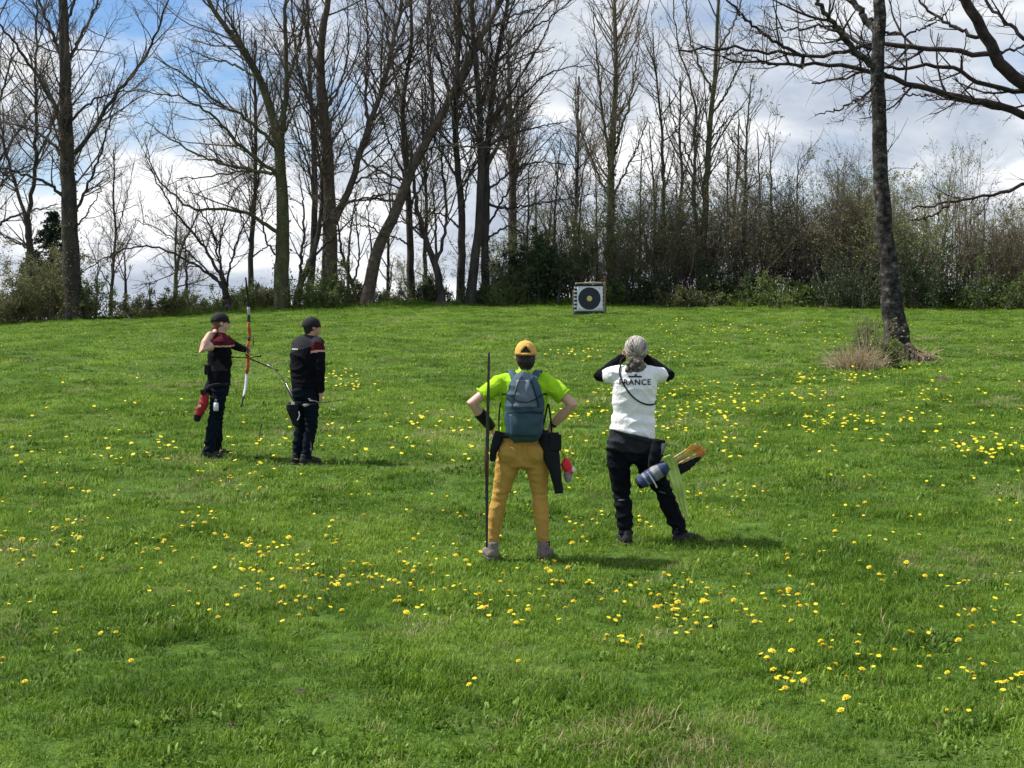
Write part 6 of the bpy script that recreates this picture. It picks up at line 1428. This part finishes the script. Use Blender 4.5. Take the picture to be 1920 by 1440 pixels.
# ------------------------------------------------------------------ the archer at full draw
A1 = G(180 / 3.79 + 350, 17.0)
def archer():
    R = thing('person', A1, 'archer in black cap and maroon shouldered shirt at full draw', 'person')
    yaw = -math.radians(76); Wd = rotz(yaw) @ np.array([1.0, 0, 0]); Fd = rotz(yaw) @ np.array([0, 1.0, 0])
    tor = [((.075, 0, .74), (.15, .12)), ((.08, 0, .84), (.165, .13)), ((.085, 0, .93), (.16, .125)), ((.085, 0, 1.03), (.158, .128)), ((.09, 0, 1.15), (.168, .132)), ((.095, 0, 1.27), (.18, .128)), ((.095, 0, 1.37), (.18, .11)), ((.095, 0, 1.435), (.13, .085)), ((.095, .01, 1.48), (.06, .06))]
    tor = [(np.array(c), r) for c, r in tor]; legs = []
    for s, ax_ in ((-1, .075), (1, -.045)):
        hp = np.array((.08, 0, .78)) + Wd * .085 * s; kn = np.array((.035 + ax_ * .35, 0, .44)) + Wd * .13 * s; an = np.array((ax_ * .9 - .01, 0, .08)) + Wd * .18 * s
        legs.append(([hp + (0, 0, .05), hp, hp * .5 + kn * .5, kn, kn * .5 + an * .5, an], [.095, .10, .092, .078, .076, .07]))
    sR = np.array((.115, -.145, 1.365)); sL = np.array((.13, .16, 1.385))
    aR = [sR, np.array((-.065, -.31, 1.275)), np.array((.012, -.17, 1.475))]
    aL = [sL, np.array((.205, .42, 1.315)), np.array((.262, .665, 1.268))]
    def arm(a, s=1.0): return shell_tube([a[0], a[0] * .5 + a[1] * .5, a[1], a[1] * .55 + a[2] * .45, a[2]], [.046 * s, .052 * s, .048 * s, .048 * s, .032 * s], None, 12, .8)
    hy = -math.radians(66); hs, T, Rm = head_shells((.105, .0, 1.60), hy)
    body = [shell_tube([t[0] for t in tor[1:]], [(t[1][0] * .78, t[1][1] * .74) for t in tor[1:]], Wd, 18), shell_tube([(.095, .0, 1.43), (.10, .0, 1.50), (.105, .0, 1.56)], [.062, .056, .055], None, 14)] + hs + [arm(aR), arm(aL)] + [shell_tube(p, [x * .68 for x in r], Wd, 14) for p, r in legs]
    body += hand_shells(aR[2], (.55, .7, .1), (-.2, .3, .9), 1.15, .95, -1) + hand_shells(aL[2], (.2, .85, -.05), (.95, -.1, 0), 1.0, .95, 1)
    b = fuse('body', body, M['skin'], R, .010, 2); face_details(T, Rm, b, M['hair_brown'])
    fuse('trousers', [shell_tube([t[0] for t in tor[:3]], [t[1] for t in tor[:3]], Wd, 20, .2), shell_ball(np.array((.07, 0, .83)) - Fd * .05, (.12, .13, .10))] + [shell_tube(p, r, Wd, 16, .2) for p, r in legs], M['navy_trouser'], R, .011, 3, fold_fn(.011, 20, 22, 6.0))
    def pj(c):
        c = c.astype(float); out = np.zeros(len(c), int)
        out = np.where(c[:, 2] > 1.335, 2, out); out = np.where((c[:, 2] > 1.315) & (c[:, 2] <= 1.335) & (c[:, 0] > -.0), 3, out)
        return np.where((c[:, 2] > 1.04) & (c[:, 2] < 1.06 + .12 * np.clip(1 - np.abs(c[:, 0] - .10) / .10, 0, 1)) & (c[:, 1] < -.1), 1, out)
    eR = aR[0] * .58 + aR[1] * .42; eL = aL[0] * .5 + aL[1] * .5
    fuse('shirt', [shell_tube([np.array((.08, 0, .88))] + [t[0] for t in tor[3:]], [(.178, .14)] + [(t[1][0] * 1.05 + .006, t[1][1] * 1.06 + .008) for t in tor[3:-1]] + [(.072, .068)], Wd, 22, .08),
                   shell_tube([aR[0], aR[0] * .7 + aR[1] * .3, eR], [.08, .074, .068], None, 14, .2), shell_tube([aL[0], eL], [.078, .066], None, 14, .2), shell_ball(aR[0], .08), shell_ball(aL[0], .08)], [M['black_cotton'], M['charcoal'], M['maroon'], M['pink_stripe']], R, .010, 3, fold_fn(.010, 16, 18, 3.4), paint=pj)
    fuse('sleeve', [shell_tube([aL[0] * .5 + aL[1] * .5, aL[1], aL[1] * .5 + aL[2] * .5, aL[2]], [.06, .052, .047, .037], None, 14, .15)], M['black_cotton'], R, .009, 3)
    fuse('hair', [shell_ball(T((0, -.018, .018)), np.array((.081, .098, .092)), Rm), shell_tube([T((0, -.065, -.01)), T((0, -.075, -.07)), T((0, -.07, -.11))], [(.07, .04), (.066, .04), (.05, .03)], Rm @ np.array([1.0, 0, 0]), 12)], M['hair_brown'], R, .009, 2, fold_fn(.003, 60, 20, .7))
    cap_piece(T, Rm, 1.08, M['black_nylon'], R, False, .012, -.75, .95)
    g = piece('sunglasses', [shell_ball(T((-.031, .093, .004)), np.array((.023, .008, .016)), Rm, 10, 8), shell_ball(T((.031, .093, .004)), np.array((.023, .008, .016)), Rm, 10, 8), shell_tube([T((-.03, .098, .01)), T((.03, .098, .01))], [.004] * 2, None, 6), shell_tube([T((.055, .085, .008)), T((.078, .0, .004))], [.0035] * 2, None, 6), shell_tube([T((-.055, .085, .008)), T((-.078, .0, .004))], [.0035] * 2, None, 6)], M['limb_black'], R)
    for s, ax_ in ((-1, .075), (1, -.045)):
        boot('shoe', np.array((ax_ * .9 - .01, 0, 0)) + Wd * .18 * s, yaw + .1 * -s, M['boot_black'], M['sole'], R, W=.048)
    # the bow
    gp = np.array((.285, .735, 1.265)); sd = norm(gp - np.array((.09, -.05, 1.47))); sd = norm(np.array((sd[0], sd[1], 0))); up = norm(np.array((.035, 0, 1.0))); lat = np.cross(sd, up)
    B = thing('recurve_bow', A1 + Vector(gp), 'orange red recurve bow with black and white limbs held at full draw', 'bow')
    L = lambda s, u, l=0.0: sd * s + up * u + lat * l
    rz = piece('riser', [shell_tube([L(.0, -.29), L(.025, -.20), L(.035, -.10), L(0, -.03), L(-.012, .03), L(.03, .09), L(.05, .16), L(.03, .25), L(.005, .34)], [(.016, .020), (.020, .022), (.018, .021), (.015, .02), (.017, .02), (.016, .02), (.017, .019), (.019, .02), (.014, .018)], sd, 12, .3)], M['riser_red'], B)
    piece('grip', [shell_tube([L(-.012, -.07), L(-.018, 0), L(-.006, .05)], [(.018, .016), (.02, .018), (.016, .015)], sd, 10)], M['limb_black'], rz)
    for s, m_ in ((1, 'limb_black'), (-1, 'limb_white')):
        z0 = .33 if s > 0 else -.28
        ts = np.linspace(0, 1, 18); q = [L(.005 - .15 * t ** 1.8 + .05 * max(0, t - .75) ** 1 * 1.2, z0 + s * (.56 if s > 0 else .42) * t) for t in ts]
        lm = piece('limb', [shell_tube(q, [(.006 - .002 * t, .021 - .010 * t) for t in ts], sd, 8, .2)], M[m_], B)
        if s > 0: piece('limb_band', [shell_tube(q[3:7], [(.007, .020)] * 4, sd, 8, .1)], M['metal'], lm)
        else: piece('limb_band', [shell_tube(q[11:], [(.0065 - .0015 * t, .017 - .006 * t) for t in np.linspace(0, 1, 7)], sd, 8, .1)], M['limb_black'], lm)
        nk = np.array((.085, -.045, 1.475)) - gp; piece('bow_string', [shell_tube([q[-1], nk], [.0018] * 2, None, 5)], M['string'], B)
    # stabilisers, sight
    e = L(.035, -.10)
    for nm, p1, r_ in (('long_rod', np.array((.26, .44, -.16)), .009), ('side_rod', np.array((-.15, -.22, .015)), .008), ('side_rod', np.array((.12, .02, .02)), .008)):
        rod = piece(nm, [shell_tube([e, e + p1], [r_, r_], None, 8, .1)], M['carbon'], B); dv = norm(p1)
        piece('weight', [shell_tube([e + p1, e + p1 + dv * .035], [.015, .015], None, 10, .1)], M['carbon'], rod)
    st = piece('sight', [shell_tube([L(.04, .12), L(.16, .12)], [.006] * 2, None, 6, .1), shell_tube([L(.16, .05), L(.16, .17)], [.006] * 2, None, 6, .1), shell_tube([L(.16, .10), L(.16, .10, .045)], [.004] * 2, None, 6, .1)], M['carbon'], B)
    piece('clamp', [shell_box(L(.035, .13), (.03, .03, .05))], M['limb_black'], B)
    make_arrow('arrow', np.array(A1) + gp + L(.04, .015), np.array(A1) + np.array((.085, -.045, 1.475)), 'dark arrow nocked on the drawn red bow', None, M['carbon'], M['fletch_white'], M['fletch_orange'], M['limb_black'])
    # red quiver, white bottle, black pouch
    o = A1 + Vector((-.165, -.16, .45)); Q = thing('quiver', o, 'red quiver with black foot hanging at the archer\'s hip', 'quiver')
    fuse('quiver_body', [shell_tube([(.01, 0, .0), (.05, .0, .10), (.10, .01, .21), (.12, .02, .33)], [(.04, .035), (.056, .045), (.062, .045), (.045, .03)], (1, 0, 0), 14, .15)], [M['red_nylon'], M['black_nylon']], Q, .008, 3, fold_fn(.004, 40, 30, 2), paint=lambda c: np.where(c[:, 2] + .3 * c[:, 0] < .085, 1, 0))
    piece('white_badge', [shell_box((.065, -.045, .18), (.03, .008, .025))], M['print_white'], Q); fuse('pocket', [shell_box((.10, -.0, .34), (.07, .05, .06))], M['charcoal'], Q, .008, 2)
    strap('belt', [(.11, .0, .37), (.20, -.045, .42), (.33, -.02, .43), (.40, .08, .43)], .04, .006, M['black_nylon'], Q, (0, 0, 1))
    o = A1 + Vector((.085, -.19, .565)); Wb = thing('water_bottle', o, 'small white bottle clipped at the archer\'s thigh', 'bottle')
    piece('bottle_body', [shell_tube([(0, 0, .01), (0, 0, .05), (0, 0, .10)], [.03, .031, .028], None, 14, .2)], M['print_white'], Wb); piece('bottle_cap', [shell_tube([(0, 0, .115), (0, 0, .14)], [.016, .015], None, 12, .15)], M['grey_nylon'], Wb); strap('clip_strap', [(0, .0, .14), (0, .03, .22), (0, .05, .30)], .012, .004, M['black_nylon'], Wb)
    o = A1 + Vector((-.035, -.09, 1.0)); Pp = thing('waist_pouch', o, 'black pouch at the back of the archer\'s waist', 'pouch')
    fuse('pouch_body', [shell_box((0, 0, .05), (.06, .10, .12))], M['black_nylon'], Pp, .008, 3); piece('pouch_flap', [shell_box((-.012, 0, .10), (.05, .095, .018))], M['charcoal'], Pp)
archer()

# shooting stake in the grass
sp = G(485, depth_at(485, 842)); R = thing('shooting_stake', sp, 'thin grey stake stuck in the grass between archer and capped bystander', 'stake')
piece('rod', [shell_tube([(-.005, 0, -.05), (.012, 0, .17), (.035, 0, .30)], [.006, .006, .005], None, 8)], M['carbon'], R); piece('stake_tip', [shell_tube([(.03, 0, .27), (.037, 0, .31)], [.008, .007], None, 8)], M['limb_black'], R)

# ------------------------------------------------------------------ the target
M['foam_black'] = mat('foam_black', (0.018, 0.02, 0.026), (0.035, 0.037, 0.045), 20, .9, .4, 60)
M['foam_white'] = mat('foam_white', (0.55, 0.57, 0.60), (0.42, 0.44, 0.47), 20, .9, .4, 60)
M['paper'] = mat('paper', (0.74, 0.77, 0.83), (0.70, 0.73, 0.79), 6, .8)
M['ring_black'] = mat('ring_black', (0.018, 0.022, 0.038), (0.035, 0.035, 0.05), 9, .7)
M['ring_line'] = mat('ring_line', (0.10, 0.11, 0.14), None, 9, .7)
M['ring_yellow'] = mat('ring_yellow', (0.70, 0.62, 0.20), (0.6, 0.53, 0.16), 30, .7)
M['wood_weathered'] = mat('wood_weathered', (0.22, 0.19, 0.15), (0.34, 0.30, 0.24), 10, .85, .4, 40, stretch=(.2, 1, 1))
M['wood_red'] = mat('wood_red', (0.12, 0.05, 0.035), (0.18, 0.08, 0.05), 10, .85, .4, 40)
def target():
    TD = 51.4; o = G(1104, TD); R = thing('archery_target', o, 'square archery target with black ringed face and yellow centre at the field end', 'archery target')
    S = 12 * 52.53; Pz = lambda zx, zy: ((zx - 890) / S, (1125 - zy) / S)
    x0, z0 = Pz(555, 1100); x1, z1 = Pz(1222, 445)
    n = 15; h = (z1 - z0 - .03) / n
    rr = random.Random(2)
    for k in range(n):
        dx = rr.uniform(-.012, .012)
        V, Fc = shell_box(((x0 + x1) / 2 + dx, 0, z0 + .03 + (k + .5) * h), (x1 - x0 - .03, .26, h * .94), None, .1); link('foam_layer', mesh_from('foam_layer', V, Fc, M['foam_black'] if k % 2 == 0 else M['foam_white'], smooth=False), R)
    fx0, fz0 = Pz(622, 1035); fx1, fz1 = Pz(1196, 478); rng2 = random.Random(1)
    nx = 8; V, Fc = [], []
    for j in range(nx + 1):
        for i in range(nx + 1): V.append((fx0 + (fx1 - fx0) * i / nx, -.142 + rng2.uniform(-.002, .002), fz0 + (fz1 - fz0) * j / nx))
    for j in range(nx):
        for i in range(nx): a = j * (nx + 1) + i; Fc.append((a, a + 1, a + nx + 2, a + nx + 1))
    face = link('target_face', mesh_from('target_face', V, Fc, M['paper']), R); md = face.modifiers.new('s', 'SOLIDIFY'); md.thickness = .006
    cx_, cz_ = Pz(900, 755)
    def disc(name, r0, r1, y, m_):
        V, Fc, n_ = [], [], 64
        for i in range(n_):
            a = i / n_ * 6.28319
            for r_ in (r0, r1):
                for yy in (y, y + .002): V.append((cx_ + r_ * math.cos(a), yy, cz_ + r_ * math.sin(a)))
        for i in range(n_):
            a, b = i * 4, ((i + 1) % n_) * 4
            Fc += [(a, b, b + 2, a + 2), (a + 2, b + 2, b + 3, a + 3), (a, a + 1, b + 1, b)]
        link(name, mesh_from(name, V, Fc, m_, smooth=False), face)
    disc('black_ring', .092, .398, -.150, M['ring_black'])
    for k, r_ in enumerate((.165, .24, .318)): disc('ring_line', r_ - .003, r_ + .003, -.153, M['ring_line'])
    disc('yellow_centre', .0005, .095, -.156, M['ring_yellow']); disc('ring_line', .045, .049, -.159, M['ring_line'])
    for (zx, zy) in ((675, 520), (1125, 525), (672, 985), (1125, 985)):      # small printed marks in the corners
        x, z = Pz(zx, zy)
        for k in range(3): piece('corner_mark', [shell_box((x + (k - 1) * .016, -.151, z + (.006 if k == 1 else 0)), (.011, .003, .03 - .008 * k))], M['ring_line'], face, False)
    x0r, zr = Pz(590, 425); x1r, _ = Pz(1190, 425)
    piece('top_board', [shell_box(((x0r + x1r) / 2, -.04, zr + .02), (x1r - x0r, .40, .045), None, .2)], M['wood_weathered'], R); piece('ridge_lath', [shell_tube([(x0r - .02, -.15, zr - .01), (0, -.2, zr + .05), (x1r, -.15, zr + .055)], [.022, .022, .02], None, 6, .1)], M['wood_weathered'], R)
    xk, zk = Pz(925, 375); piece('knob', [shell_tube([(xk, -.2, zk - .05), (xk, -.2, zk + .02)], [.04, .012], None, 8)], M['foam_white'], R)
    xp, zp = Pz(1245, 380); piece('side_post', [shell_box((xp, .04, zp / 2), (.06, .07, zp))], M['wood_weathered'], R); xq, zq = Pz(1260, 240); piece('back_post', [shell_box((xq, .16, zq / 2), (.08, .07, zq))], M['wood_red'], R)
    xl, zl = Pz(545, 560); piece('side_post', [shell_box((xl, .05, zl / 2), (.045, .06, zl))], M['wood_weathered'], R)
    piece('base_beam', [shell_box(((x0 + x1) / 2, 0, .04), (x1 - x0 + .06, .34, .07))], M['foam_black'], R)
    for sx in (-1, 1): piece('rear_leg', [shell_tube([(sx * .4, .12, 1.0), (sx * .45, .75, .03)], [.03, .03], None, 6)], M['wood_weathered'], R)
target()
